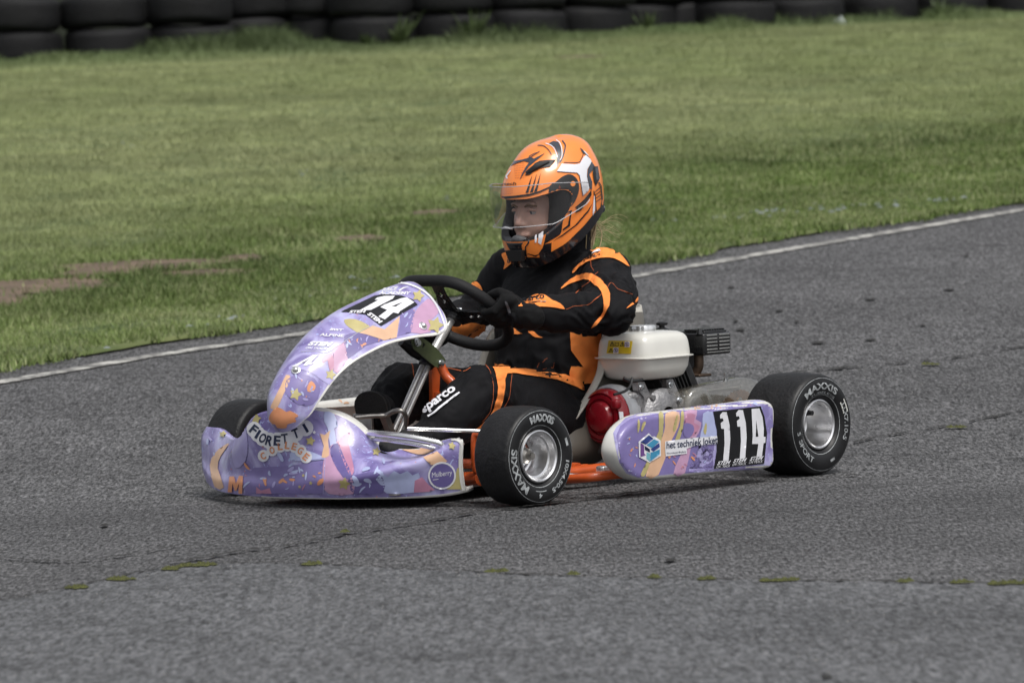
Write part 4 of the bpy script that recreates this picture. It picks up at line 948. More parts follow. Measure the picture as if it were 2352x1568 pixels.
# spoke plate: three arms with drilled holes
def plate(phis):
    for ph, holes in phis:
        ph = math.radians(ph); e = Vector(sa * math.cos(ph) + sb * math.sin(ph)); t_ = sn.cross(e)
        L = ringr(ph) - .004
        pts = [(.012, -.034), (.05, -.026), (.09, -.017), (.125, -.018), (L, -.040)]; q = pts + [(a, -b) for a, b in pts[::-1]]
        lp = [Vector((a, b, 0)) for a, b in q]; vsx = list(lp); ed = [(i, (i + 1) % len(lp)) for i in range(len(lp))]
        for hx, hr in holes:
            n0 = len(vsx); vsx += [Vector((hx + hr * 1.15 * math.cos(2 * math.pi * i / 12), hr * .8 * math.sin(2 * math.pi * i / 12), 0)) for i in range(12)]; ed += [(n0 + i, n0 + (i + 1) % 12) for i in range(12)]
        r_ = delaunay_2d_cdt([Vector((p.x, p.y)) for p in vsx], ed, [], 0, 1e-5)
        P2, FC = r_[0], r_[2]; ok = []
        for fc in FC:
            mx = sum(P2[i].x for i in fc) / 3; my = sum(P2[i].y for i in fc) / 3
            if any(((mx - hx) / (hr * 1.15)) ** 2 + (my / (hr * .8)) ** 2 < .95 for hx, hr in holes): continue
            wlim = float(np.interp(mx, [p[0] for p in pts], [-p[1] for p in pts]))
            if abs(my) > wlim + .0008 or mx < .012 or mx > L: continue
            ok.append(fc)
        for off in (-.004, 0.0): spk.add([SWc + e * p.x + t_ * p.y + sn * (-.012 * (1 - p.x / L) - .004 + off) for p in P2], ok)
spk = MB(); plate([(-1, [(.068, .0075), (.094, .0075)]), (77, [(.068, .0075), (.094, .0075)]), (181, [(.068, .0075), (.094, .0075)])]); 
spk.lathe([(-.03, 0), (-.03, .030), (-.008, .034), (-.004, .034), (-.004, 0)], SWc, sn, 28)
spo = mesh_obj('spoke_plate', spk.v, spk.f, M_blkm, sw, False); bake(spo, [('SOLIDIFY', dict(thickness=.0015))])
bb = MB()
for k in range(5):
    a = math.radians(20 + 72 * k); bb.lathe([(0, .006), (.004, .006), (.005, 0)], swp(a, .027, -.002), sn, 10)
bb.build('hub_bolt', M_zinc, sw)
cb = at(903, 1010, .012)
cl = MB(); top_ = SWc - sn * .02
mid_ = at(985, 825, .012)
cl.tube([top_, mid_], .0125, 16); off = Vector((.0, .0065, 0))
cl.tube([mid_ + Vector((.003, -.007, 0)), cb + Vector((.004, -.007, 0))], .0075, 14); cl.tube([mid_ + Vector((-.003, .010, 0)), cb + Vector((-.004, .010, 0))], .0075, 14)
cl.tube([cb, cb - Vector((.0, 0, .05))], .010, 12)
cl.build('steering_column', mat('bright zinc tube', (.80, .79, .76), .30, .45, noise_amt=.06), KART)
ck = MB(); ck.lathe([(-.022, 0), (-.022, .020), (-.010, .024), (.012, .026), (.024, .020), (.024, 0)], mid_ - sn * 0 , (top_ - cb), 20); ck.tube([at(922, 783, .05), at(952, 802, .04), at(985, 822, .02)], [.014, .022, .020], 12); ck.tube([at(960, 790, -.02), at(990, 808, 0)], .018, 12)
ck.build('column_clamp', M_blk, KART)
br = MB()
q = [at(944, 776, -.035), at(966, 771, -.035), at(1004, 800, -.035), at(1024, 826, -.035), at(1014, 846, -.035), at(1000, 842, -.035), at(950, 800, -.035)]
br.prism(q, (0, .004, 0)); br.prism([at(944, 776, -.035), at(966, 771, -.035), at(966, 771, .03), at(944, 776, .03)], (0, 0, -.003))
br.build('column_bracket', M_olive, KART)
for (x, y) in ((956, 783), (1012, 833), (958, 787)): MB().lathe([(0, .010), (.003, .010), (.003, .0075), (.009, .0075), (.0095, 0)], at(x, y, -.036), (0, -1, 0), 6 if y == 783 else 12).build('bracket_bolt', M_zinc, KART)
su = MB(); su.tube([at(1012, 838, -.03), at(1024, 862, -.04), at(1050, 895, -.07), at(1075, 930, -.1) - Vector((0, 0, .06))], .0125, 14, smooth=8)
q = [at(992, 838, .03), at(1012, 840, .03), at(1009, 900, .03), at(1012, 950, .03), at(994, 950, .03)]; su.prism(q, (0, .012, 0)); su.tube([at(1003, 900, .03), (at(1003, 900, .03).x, .03, .06)], .011, 12)
su.build('column_support', M_orange, KART)
pd = MB(); pd.tube([at(815, 958, .02), at(850, 955, .0), at(885, 953, -.02), at(905, 944, -.05), at(922, 943, -.07), at(932, 955, -.07), at(932, 975, -.06), at(922, 1000, -.05), at(912, 1040, -.05)], .0065, 12, smooth=6)
pd.prism([at(884, 958, -.02), at(896, 957, -.02), at(912, 1002, -.02), at(902, 1004, -.02)], (0, .02, 0)); pd.tube([at(898, 1000, -.02), at(915, 1035, -.02)], .008, 10)
pd.build('brake_pedal', M_steel, KART)
pd = MB(); pd.tube([at(815, 1000, .06), at(880, 1040, .06)], .006, 10); pd.box(at(835, 985, .07), (.012, .07, .08), bev=.003)
pd.build('throttle_pedal', M_steel, KART)
# small bolts on the yoke and a fuel line
# ---------------------------------------------------------------- seat
sr = [((1262, 992), -.165, (.44, .040)), ((1300, 975), -.200, (.52, .034)), ((1336, 928), -.205, (.62, .032)), ((1370, 868), -.205, (.74, .060)), ((1380, 815), -.200, (.83, .150)), ((1390, 765), -.190, (.885, .28)), ((1412, 735), -.170, (.92, .40)), ((1437, 714), -.120, (.95, .475))]
ctrl = []
for (px_, yy, (bx, bz)) in sr:
    a = at(px_[0], px_[1], yy); f_ = Vector((a.x, -yy + .02, a.z)); bm_ = Vector((bx, 0, bz)); hw = -yy
    lip = a + Vector((0, -.022, .004)); r = [lip, a]
    for t in (20, 45, 70, 90, 110, 135, 160):
        th = math.radians(t); c_, s_ = math.cos(th), math.sin(th)
        yv = -hw * (1.14 if t < 80 else 1.0) * math.copysign(abs(c_) ** .45, c_); k = abs(s_) ** .6
        r.append(Vector((a.x + (bm_.x - a.x) * k, yv, a.z + (bm_.z - a.z) * k)))
    r += [f_, f_ + Vector((0, .022, .004))]; ctrl.append(r)
gS = surf(ctrl, 5, 5); v, f = grid_mesh(gS); nv = len(gS[0]); fm = []
for i in range(len(gS) - 1):
    for j in range(nv - 1): fm.append(1 if j < 5 or j >= nv - 6 or i >= len(gS) - 3 else 0)
seat = mesh_obj('seat', v, f, [M_seat, M_rim_seat], KART, True, fm); bake(seat, [('SOLIDIFY', dict(thickness=.005, offset=0))])

# ---------------------------------------------------------------- engine
EN = empty('engine'); EN.parent = KART
TX, TY = .752, -.285
def rrect(hx, hy, z, e=4.5, n=56, cx=TX, cy=TY):
    o_ = []
    for k in range(n):
        t = 2 * math.pi * k / n; c_, s_ = math.cos(t), math.sin(t)
        o_.append(Vector((cx + hx * math.copysign(abs(c_) ** (2 / e), c_), cy + hy * math.copysign(abs(s_) ** (2 / e), s_), z)))
    return o_
ZT = -.003
secs = [(.02, .02, .281, 3), (.085, .070, .284, 4), (.096, .082, .292, 4.5), (.104, .092, .315, 5), (.107, .096, .341, 5), (.116, .106, .3425, 5), (.116, .106, .3455, 5), (.108, .097, .347, 5), (.107, .096, .355, 5.5), (.104, .093, .383, 5.5), (.101, .090, .395, 5.2), (.095, .084, .404, 4.8), (.083, .072, .4105, 4.4), (.05, .042, .414, 4), (.01, .01, .4145, 3)]
rings = [rrect(a, b, z + ZT, e) for a, b, z, e in secs]; v = [p for r in rings for p in r]; n = 56
f = [(i * n + k, i * n + (k + 1) % n, (i + 1) * n + (k + 1) % n, (i + 1) * n + k) for i in range(len(rings) - 1) for k in range(n)] + [tuple(range(n))[::-1]]
tank = MB().add(v, f).build('fuel_tank', M_tank, EN, 50)
sk = Skin(tank); M_yw = flat('label yellow', (.72, .52, .02), .4)
sk.poly(Q([(280, 310), (485, 314), (470, 425), (262, 420)]), M_yw, 2, step=6)
for (x, y, t) in [(312, 340, 0), (400, 342, 0), (302, 394, 0), (353, 342, 2), (441, 343, 1), (345, 394, 1)]:
    if t == 0: sk.poly(Q([(x, y - 22), (x + 22, y + 17), (x - 22, y + 17)]), L_blk, 4, step=3, holes=[Q([(x, y - 14), (x + 15, y + 13), (x - 15, y + 13)])]); sk.line(Q([(x, y - 8), (x, y + 9)]), 1.4, L_blk, 4, 0)
    if t == 1:
        sk.poly(Q([(x - 22, y - 24), (x + 22, y - 24), (x + 20, y + 24), (x - 23, y + 24)]), L_wht, 4, step=4); c = Q([(x, y)])[0]; L_vi = L_c3
        sk.disc(c, 4.8, 5.2, L_vi, 6, hole=.78); sk.line(Q([(x - 13, y - 13), (x + 13, y + 13)]), 1.2, L_vi, 6, 0); sk.line(Q([(x - 4, y + 12), (x + 2, y - 12)]), 1.3, L_blk, 6, 0)
    if t == 2: sk.poly(Q([(x - 17, y - 14), (x, y - 8), (x + 17, y - 14), (x + 17, y + 12), (x, y + 16), (x - 17, y + 12)]), L_blk, 4, step=3, holes=[Q([(x - 14, y - 9), (x, y - 4), (x + 14, y - 9), (x + 14, y + 8), (x, y + 12), (x - 14, y + 8)])])
sk.done()
cz = .420 + ZT; cp = MB(); pc = at(1476, 752, -.285)
prof = [(0, .036), (.004, .038), (.006, .037)]; nn = 48; vs = []
for (a, r) in [(0, .034), (.002, .037), (.012, .037), (.016, .035), (.0175, .028), (.0175, 0)]:
    for k in range(nn):
        t = 2 * math.pi * k / nn; q = 1 - .05 * (0.5 + .5 * math.cos(t * 10)) ** 3 * (a < .017); vs.append((pc.x + r * q * math.cos(t), -.285 + r * q * math.sin(t), cz - .008 + a))
cp.add(vs, [(i * nn + k, i * nn + (k + 1) % nn, (i + 1) * nn + (k + 1) % nn, (i + 1) * nn + k) for i in range(5) for k in range(nn)])
cp.build('fuel_cap', M_chrome, EN)
kn = MB(); c = at(1520, 751, -.20); kn.lathe([(-.02, .03), (-.004, .018), (0, .008), (.004, .008), (.006, .016), (.012, .017), (.015, .012), (.016, 0)], c, (0, 0, 1), 7); kn.box(c + Vector((.05, .0, -.028)), (.20, .10, .03), bev=.010); kn.box(c + Vector((.03, 0, -.085)), (.15, .10, .10), bev=.012)
kn.build('air_filter', M_blk, EN)
# muffler box with louvres
mu = MB(); mc = at(1617, 790, -.325); x0, x1 = mc.x, mc.x + .118; y0, y1 = -.325, -.19; z0, z1 = at(1617, 817, -.325).z, at(1617, 766, -.325).z
mu.box(((x0 + x1) / 2, (y0 + y1) / 2, (z0 + z1) / 2), (x1 - x0, y1 - y0, z1 - z0), bev=.007)
mu.box(((x0 + x1) / 2 + .004, (y0 + y1) / 2, z1 + .002), (x1 - x0 - .02, y1 - y0 - .02, .008), bev=.004)
for k in range(9): mu.box((x0 + .016 + k * .0108, (y0 + y1) / 2 - .02, z1 + .007), (.0042, .070, .006), bev=.001)
for k in range(5): mu.box((x0 - .004, y1 - .012 - k * .012, z1 - .006), (.02, .004, .014), bev=.001)
mu.tube([(x0 + .004, y0 + .018, z1 - .002), (x0 + .004, y0 + .018, z1 + .014)], [.010, .006], 10)
for i in range(2):
    for k in range(5):
        xx = x0 + .034 + i * .053; zz = z0 + .016 + k * .0098
        mu.box((xx, y0 - .0005, zz), (.044, .004, .0042), bev=.0015, mi=1)
mu.box((x0 + .062, y0 - .0005, z0 + .008), (.10, .004, .0025), bev=.001, mi=1)
mu.build('muffler', [M_blkm, mat('louvre metal', (.34, .34, .33), .4, .6)], EN)
ex = MB(); e0 = Vector((x0 + .022, -.285, z0 + .005)); ex.tube([e0, e0 + Vector((0, 0, -.035)), e0 + Vector((-.004, .01, -.055))], .0135, 16, smooth=5); ex.box(e0 + Vector((-.004, .0, -.060)), (.055, .055, .008), bev=.004); ex.build('exhaust_pipe', M_exh, EN)
pl_ = MB(); q = [(x0 + .045, -.21, z0), (x0 + .062, -.21, z0), (x0 + .105, -.21, .20), (x0 + .035, -.21, .20)]; pl_.prism(q, (0, .003, 0)); pl_.build('exhaust_stay', M_white, EN)
# cylinder with fins (tilted)
cy = MB(); ca_ = Vector((.80, 0, .42)).normalized(); cc = Vector((.80, -.26, .235))
rot = Matrix.Rotation(-math.radians(28), 3, 'Y')
for k in range(9):
    cy.box(cc + ca_ * (k * .0135 - .01), (.0045, .135, .135 - .003 * abs(k - 4)), rot=rot, bev=.002)
cy.box(cc + ca_ * .05, (.13, .09, .09), rot=rot, bev=.01); cy.box(cc + ca_ * .125 + Vector((0, 0, -.01)), (.035, .11, .10), rot=rot, bev=.008)
cy.build('cylinder', mat('dark cast fins', (.05, .05, .052), .42, .6, noise_amt=.25, nscale=40), EN)
cr = MB(); cr.box((.700, -.265, .165), (.15, .15, .17), bev=.012); cr.lathe([(0, .080), (.012, .080), (.02, .07), (.03, .058), (.034, .03)], (.745, -.340, .175), (0, -1, 0), 36)
for a in range(6):
    t = math.radians(60 * a + 10); cr.tube([(.745 + .074 * math.cos(t), -.335, .175 + .074 * math.sin(t)), (.745 + .074 * math.cos(t), -.364, .175 + .074 * math.sin(t))], [.009, .008], 10)
for k in range(4): cr.box((.680, -.342, .10 + k * .014), (.13, .012, .004), bev=.001)
for k in range(3): cr.box((.650 + k * .028, -.343, .20), (.004, .010, .07), bev=.001)
for xx in (.665, .785):
    cr.prism([(xx - .012, -.345, .276), (xx + .016, -.345, .276), (xx + .045, -.345, .225), (xx + .028, -.345, .22), (xx - .01, -.345, .255)], (0, .02, 0))
cr.build('crankcase', M_cast, EN)
for (xx, zz) in ((.662, .262), (.784, .262), (.79, .22), (.69, .125), (.80, .14)): MB().lathe([(0, .009), (.003, .009), (.003, .0065), (.008, .0065), (.0085, 0)], (xx, -.372 if zz < .25 else -.348, zz), (0, -1, 0), 12).build('engine_bolt', M_zinc, EN)
rc = MB(); rc.lathe([(-.02, .066), (-.018, .074), (-.01, .077), (.006, .077), (.014, .074), (.022, .067), (.022, .065), (.016, .064), (.016, .061), (.024, .060), (.024, .050), (.018, .049), (.018, .045), (.026, .043), (.034, .038), (.038, .028), (.039, .0)], (.606, -.268, .185), (-1, 0, 0), 56)
rc.box((.585, -.325, .222), (.025, .025, .028), bev=.008)
rc.build('recoil_cover', M_red, EN)
rg = MB(); rg.lathe([(0.006, .078), (.0, .086), (-.012, .087), (-.03, .085), (-.045, .075)], (.622, -.268, .185), (-1, 0, 0), 48); rg.box((.628, -.33, .17), (.03, .012, .11), bev=.004); rg.build('flywheel_housing', mat('grey paint', (.42, .43, .45), .4, .3, noise_amt=.15, nscale=30), EN)
MB().prism([at(1375 + 47, 945, -.37), at(1375 + 56, 945, -.37), at(1375 + 62, 1000, -.37), at(1375 + 52, 985, -.37)], (0, .002, 0)).build('data_plate', L_wht, EN)
wr = MB(); wr.tube([at(1452, 868, -.37), at(1448, 885, -.38), at(1435, 898, -.385), at(1410, 906, -.38)], .0038, 8, smooth=6); wr.tube([at(1432, 868, -.36), at(1450, 875, -.37), at(1475, 872, -.37)], .005, 8, smooth=6); wr.build('cable', M_blk, EN)
# clear clutch cover and chain guard
cv = MB(); cc2 = Vector((.845, -.405, .195)); cv.lathe([(.085, .052), (.02, .058), (.004, .057), (0, .050), (-.002, 0)], cc2, (0, 1, 0), 40)
gd = []
for t in np.linspace(0, 1, 25):
    a = math.pi * .5 + 0; 
top_pts = [at(1560, 900, -.36), at(1600, 886, -.36), at(1650, 876, -.36), at(1695, 867, -.36), at(1718, 868, -.36), at(1735, 877, -.36), at(1748, 893, -.36), at(1752, 930, -.36)]
tp = spline(top_pts, 6); vs = []; fs = []
for p in tp:
    for (dy, dz) in ((-.022, -.10), (-.022, -.012), (-.015, -.002), (0, 0), (.022, 0), (.03, -.012), (.03, -.10)): vs.append(p + Vector((0, dy, dz)))
for i in range(len(tp) - 1):
    for j in range(6): fs.append((i * 7 + j, i * 7 + j + 1, (i + 1) * 7 + j + 1, (i + 1) * 7 + j))
cv.add(vs, fs); cv = cv.build('chain_guard', M_clear, EN, 60)
MB().lathe([(-.03, .0), (-.03, .030), (0, .034), (.03, .034), (.03, 0)], (.845, -.36, .195), (0, 1, 0), 30).lathe([(0, .008), (.02, .008), (.021, 0)], (.845, -.39, .195), (0, -1, 0), 8).build('clutch', M_cast, EN)
sp = MB(); nn = 120; vs = []
for yy in (-.372, -.366):
    for k in range(nn):
        t = 2 * math.pi * k / nn; r = .088 + .003 * math.sin(40 * t); vs.append((1.05 + r * math.cos(t), yy, .1415 + r * math.sin(t)))
vs += [(1.05, -.372, .1415), (1.05, -.366, .1415)]
sp.add(vs, [(k, (k + 1) % nn, nn + (k + 1) % nn, nn + k) for k in range(nn)] + [(2 * nn, (k + 1) % nn, k) for k in range(nn)] + [(2 * nn + 1, nn + k, nn + (k + 1) % nn) for k in range(nn)])
for k in range(8):
    t = 2 * math.pi * k / 8; sp.lathe([(0, .009), (.0012, .009), (.0014, 0)], (1.05 + .06 * math.cos(t), -.3725, .1415 + .06 * math.sin(t)), (0, -1, 0), 14, 1)
sp.build('sprocket', [M_brown, M_alu], KART)
ch = MB(); ch.tube([(.845, -.369, .235), (1.05, -.369, .236)], .005, 6); ch.tube([(.845, -.369, .155), (1.05, -.369, .05)], .005, 6); ch.build('chain', M_steel, KART)
gb = MB(); p = at(1667, 876, -.36); gb.tube([p, p + Vector((0, 0, .024))], .0045, 8); gb.lathe([(0, .009), (.004, .009), (.004, .007), (.009, .007), (.009, 0)], p, (0, 0, 1), 12); gb.build('guard_bolt', M_zinc, EN)
# ================================================================ DRIVER
M_suit = mat('black race suit cloth', (.0045, .0045, .006), .72, noise_amt=.25, nscale=60, bump=.25, bscale=900, sheen=.015, spec=.20)
M_or = mat('fluorescent orange cloth', (1.0, .31, .075), .8, noise_amt=.10, nscale=30, bump=.2, bscale=700, spec=.2)
M_ors = mat('orange stitching', (.55, .12, .03), .8)
M_wtx = mat('white cloth print', (.80, .80, .84), .8)
M_glove = mat('black glove suede', (.0055, .0055, .006), .8, noise_amt=.3, nscale=50, bump=.3, bscale=500, sheen=.02, spec=.22)
M_skin = mat('skin', (.45, .275, .22), .55, noise_amt=.16, nscale=25, bump=.05, bscale=300)
M_skin.node_tree.nodes['Principled BSDF'].inputs['Subsurface Weight'].default_value = .15
M_skin.node_tree.nodes['Principled BSDF'].inputs['Subsurface Radius'].default_value = (.01, .004, .002)
def capsule(bm, a, ra, b, rb, seg=20, rings=7):
    a, b = Vector(a), Vector(b); d = b - a; L = d.length; t = d.normalized(); up = Vector((0, 0, 1)) if abs(t.z) < .9 else Vector((1, 0, 0))
    u = (up - t * up.dot(t)).normalized(); w_ = t.cross(u); pr = []
    for k in range(rings + 1):
        q = math.pi / 2 * (1 - k / rings); pr.append((-ra * math.sin(q), ra * math.cos(q)))
    for k in range(rings + 1):
        q = math.pi / 2 * k / rings; pr.append((L + rb * math.sin(q), rb * math.cos(q)))
    vs = [[bm.verts.new(a + t * x + (u * math.cos(2 * math.pi * j / seg) + w_ * math.sin(2 * math.pi * j / seg)) * max(r, 1e-4)) for j in range(seg)] for x, r in pr]
    for i in range(len(vs) - 1):
        for j in range(seg): bm.faces.new((vs[i][j], vs[i][(j + 1) % seg], vs[i + 1][(j + 1) % seg], vs[i + 1][j]))
    bm.faces.new(vs[0][::-1]); bm.faces.new(vs[-1])
def chain(bm, pts):      # [(point, radius), ...]
    for (a, ra), (b, rb) in zip(pts[:-1], pts[1:]): capsule(bm, a, ra, b, rb)
def loft(bm, secs, e=2.4, seg=32):   # [(centre, rx, ry, tilt about y)]
    vs = []
    for (c, rx, ry, tl) in secs:
        c = Vector(c); r = []
        for j in range(seg):
            t = 2 * math.pi * j / seg; cx = rx * math.copysign(abs(math.cos(t)) ** (2 / e), math.cos(t)); cy_ = ry * math.copysign(abs(math.sin(t)) ** (2 / e), math.sin(t))
            r.append(bm.verts.new(c + Vector((cx * math.cos(tl), cy_, cx * math.sin(tl)))))
        vs.append(r)
    for i in range(len(vs) - 1):
        for j in range(seg): bm.faces.new((vs[i][j], vs[i][(j + 1) % seg], vs[i + 1][(j + 1) % seg], vs[i + 1][j]))
    bm.faces.new(vs[0][::-1]); bm.faces.new(vs[-1])
def remeshed(name, bm, m_, parent, vox=.006, smooth=6, fac=.5):
    bmesh.ops.recalc_face_normals(bm, faces=bm.faces[:])
    me = bpy.data.meshes.new(name); bm.to_mesh(me); bm.free(); me.materials.append(m_); o = bpy.data.objects.new(name, me); COL.objects.link(o)
    if parent: o.parent = parent
    bake(o, [('REMESH', dict(mode='VOXEL', voxel_size=vox, use_smooth_shade=True)), ('SMOOTH', dict(factor=fac, iterations=smooth))]); return o
def displace(o, fn):
    me = o.data; n = len(me.vertices); co = np.empty(n * 3); me.vertices.foreach_get('co', co); co = co.reshape(-1, 3)
    no = np.empty(n * 3); me.vertices.foreach_get('normal', no); no = no.reshape(-1, 3)
    co2 = fn(co, no); me.vertices.foreach_set('co', co2.reshape(-1)); me.update()

# joints (kart frame)
hipL, hipR = Vector((.68, -.095, .165)), Vector((.68, .105, .165))
kneeL = at(1098, 900, -.195); kneeR = at(922, 893, .150)
ankL = at(948, 1042, -.150); ankR = at(868, 965, .075)
neck = Vector((.768, .005, .61)); headc = at(1262, 452, .005)
shL = at(1392, 628, -.178); shR = at(1172, 622, .195)
elL = at(1392, 706, -.345); elR = at(1082, 728, .300)
wrL = at(1196, 722, -.218); wrR = at(985, 748, .150)
gripL = swp(math.radians(3), RW); gripR = swp(math.radians(172), RW)
def body_bm(g, hands=True, head=True):     # g: metres the surface lies outside the skin
    bm = bmesh.new()
    loft(bm, [((.69, .005, .075), .10, .13, 0), ((.69, .005, .12), .135 + g, .165 + g, 0), ((.685, .005, .20), .135 + g, .165 + g, -.1), ((.690, .005, .30), .118 + g, .150 + g, -.12), ((.705, .005, .40), .118 + g, .158 + g, -.12), ((.722, .005, .49), .112 + g, .170 + g, -.12), ((.742, .005, .545), .095 + g, .168 + g, -.1), ((.758, .005, .59), .068 + g, .115 + g, -.1), ((.766, .005, .63), .050 + g, .060 + g, 0)])
    for hp, kn_, an, s_ in ((hipL, kneeL, ankL, -1), (hipR, kneeR, ankR, 1)):
        m1 = hp.lerp(kn_, .5) + Vector((0, 0, .012)); m2 = kn_.lerp(an, .4) + (Vector((.02, 0, -.01)))
        chain(bm, [(hp, .085 + g), (m1, .076 + g), (kn_, .060 + g), (m2, .055 + g), (an, .038 + g * 1.2)])
    for sh, el, wr_, s_ in ((shL, elL, wrL, -1), (shR, elR, wrR, 1)):
        chain(bm, [(Vector((.745, s_ * .10, .565)), .055 + g), (sh, .055 + g * 1.1), (sh.lerp(el, .5), .047 + g * 1.2), (el, .040 + g * 1.2), (el.lerp(wr_, .45), .037 + g * 1.1), (wr_, .026 + g)])
        if hands:
            gp = gripL if s_ < 0 else gripR; chain(bm, [(wr_, .024), (wr_.lerp(gp, .6), .026)])
    if head: chain(bm, [(Vector((.768, .005, .60)), .052), (Vector((.760, .005, .70)), .052)])
    return bm
# --- the body itself, one continuous mesh with neck and head
bm = body_bm(0)
hc = Vector((headc.x, .005, headc.z))
def H(f_, l_, u_): return hc + Vector((-f_ - .026, -l_, u_ - .024)) # forward, left, up
# skull and features as overlapping volumes, fused by the remesh
def ell(bm, c, r, seg=20):
    q = bmesh.ops.create_uvsphere(bm, u_segments=seg, v_segments=seg // 2, radius=1)['verts']
    for v_ in q: v_.co = c + Vector((v_.co.x * r[0], v_.co.y * r[1], v_.co.z * r[2]))
ell(bm, H(-.01, 0, .03), (.095, .075, .105)); ell(bm, H(.030, 0, -.040), (.068, .060, .085)); ell(bm, H(.052, .026, -.055), (.030, .030, .030)); ell(bm, H(.052, -.026, -.055), (.030, .030, .030))
ell(bm, H(.082, 0, .008), (.014, .048, .010)); chain(bm, [(H(.086, 0, -.008), .008), (H(.106, 0, -.046), .0105)]); ell(bm, H(.096, .010, -.049), (.009, .008, .007)); ell(bm, H(.096, -.010, -.049), (.009, .008, .007))
chain(bm, [(H(.088, .018, -.078), .0065), (H(.094, 0, -.077), .007), (H(.088, -.018, -.078), .0065)]); ell(bm, H(.078, 0, -.108), (.018, .022, .016))
PERSON = remeshed('person', bm, M_skin, None, .0042, 3, .5)
tag(PERSON, 'driver in black and orange racing suit and orange helmet, both hands on the steering wheel', 'driver')
M_eyew = mat('eye white', (.32, .29, .28), .25); M_iris = mat('iris', (.08, .09, .10), .15); M_brow = mat('brow hair', (.16, .095, .05), .9)
for s_ in (-1, 1):
    e = MB(); ec = H(.0755, s_ * .029, -.015)
    e.lathe([(-.011, .001), (-.009, .007), (-.004, .0105), (.002, .0112), (.006, .0095), (.009, .006), (.0105, .0055), (.0108, 0)], ec, (-1, 0, -.08), 20, fmi=[0, 0, 0, 0, 0, 0, 1, 1][:7])
    e.build('eye', [M_eyew, M_iris], PERSON)
    b = MB(); b.tube([H(.090, s_ * .013, .001), H(.091, s_ * .028, .0055), H(.078, s_ * .047, .001)], [.0030, .0038, .0018], 8, smooth=5); b.build('eyebrow', M_brow, PERSON)
    l_ = MB(); l_.tube([H(.0865, s_ * .017, -.011), H(.0895, s_ * .029, -.0075), H(.080, s_ * .043, -.011)], [.0030, .0046, .0028], 8, smooth=5); l_.build('eyelid', M_skin, PERSON)
# --- racing suit
bm = body_bm(.012, False, False)
chain(bm, [(Vector((.745, .005, .60)), .058), (Vector((.778, .005, .64)), .062)])
# loose cloth: sleeve bags, cuffs, trouser bags
chain(bm, [(elL + Vector((.012, -.010, -.012)), .062), (elL.lerp(shL, .45) + Vector((.01, -.012, -.005)), .066)]); chain(bm, [(elL.lerp(wrL, .25) + Vector((0, 0, -.012)), .056), (elL.lerp(wrL, .7) + Vector((0, 0, -.008)), .047)])
chain(bm, [(shL + Vector((.03, .02, -.02)), .065), (elL.lerp(shL, .4) + Vector((.045, .0, -.01)), .060)])
chain(bm, [(hipL + Vector((-.05, -.02, .0)), .098), (kneeL.lerp(hipL, .25) + Vector((0, 0, -.01)), .085)]); chain(bm, [(kneeL + Vector((0, 0, -.01)), .076), (kneeL.lerp(ankL, .5), .068)]); chain(bm, [(kneeR + Vector((0, 0, -.005)), .074), (kneeR.lerp(ankR, .5), .064)])
suit = remeshed('racing_suit', bm, M_suit, PERSON, .0062, 9, .5)
def wrinkle(co, no):
    out = co.copy()
    joints = [(elL, .13, 1.6), (shL, .15, 1.2), (elR, .12, 1.3), (kneeL, .12, .9), (kneeR, .12, .9), (Vector((.62, -.02, .26)), .16, 1.5), (hipL, .15, 1.0), (wrL, .08, 1.4), (wrR, .08, 1.6), (ankL, .1, 1.3), (ankR, .1, 1.3)]
    for i in range(len(co)):
        p = Vector(co[i]); amp = .22
        for j, r, a in joints:
            d = (p - j).length
            if d < r * 1.6: amp += a * math.exp(-(d / r) ** 2 * 1.5)
        w1 = noise.noise(Vector((p.x * 9, p.y * 9, p.z * 9)))
        q = Vector((p.x * 10 + w1 * 1.5, p.y * 22, p.z * 26 + w1 * 2.2))
        rdg = 1 - abs(noise.noise(q)) * 2.4; rdg2 = 1 - abs(noise.noise(Vector((p.x * 26, p.y * 12, p.z * 34 + w1 * 3)))) * 2.2
        out[i] = co[i] + no[i] * (.0088 * amp * (rdg - .55) + .0045 * amp * (rdg2 - .5) + .004 * w1)
    return out
displace(suit, wrinkle)
sk = Skin(suit, .0030); S = tS; Wc = tW
def or_(pts, layer=2, f=S, m_=None, sm=2, st=4): sk.poly(f(pts), m_ or M_or, layer, step=st, smooth=sm, jump=.05)
def seam(pts, f=S, wd=.85): sk.line(f(pts), wd, M_ors, 3)
or_([(1522, 243), (1560, 222), (1590, 198), (1640, 215), (1700, 242), (1790, 262), (1860, 320), (1926, 420), (1860, 385), (1780, 345), (1700, 338), (1620, 345), (1510, 385), (1440, 435), (1385, 492), (1400, 440), (1480, 365), (1560, 310), (1600, 290), (1560, 262)])
sk.poly(S([(1572, 292), (1598, 264), (1640, 256), (1652, 274), (1610, 280)]), M_wtx, 5)
sk.text('sparco', S([(1470, 385)])[0], S([(1660, 330)])[0], S([(1465, 350)])[0], L_blk, 6, .03); 
or_([(688, 302), (730, 285), (790, 282), (850, 345), (790, 385), (710, 447), (722, 390), (700, 340)])
sk.text('sparco', S([(735, 300)])[0], S([(735, 388)])[0], S([(775, 300)])[0], L_blk, 6, .03)
or_([(1263, 642), (1300, 592), (1400, 522), (1480, 486), (1560, 490), (1640, 540), (1700, 610), (1737, 690), (1730, 800), (1690, 900), (1630, 965), (1560, 1010), (1600, 950), (1660, 880), (1682, 800), (1662, 700), (1635, 635), (1570, 572), (1500, 542), (1420, 565), (1330, 602)])
or_([(768, 700), (800, 692), (835, 702), (862, 742), (920, 755), (990, 705), (1050, 690), (1110, 705), (1180, 755), (1255, 780), (1300, 835), (1220, 822), (1100, 815), (960, 802), (850, 815), (832, 765), (790, 725)])
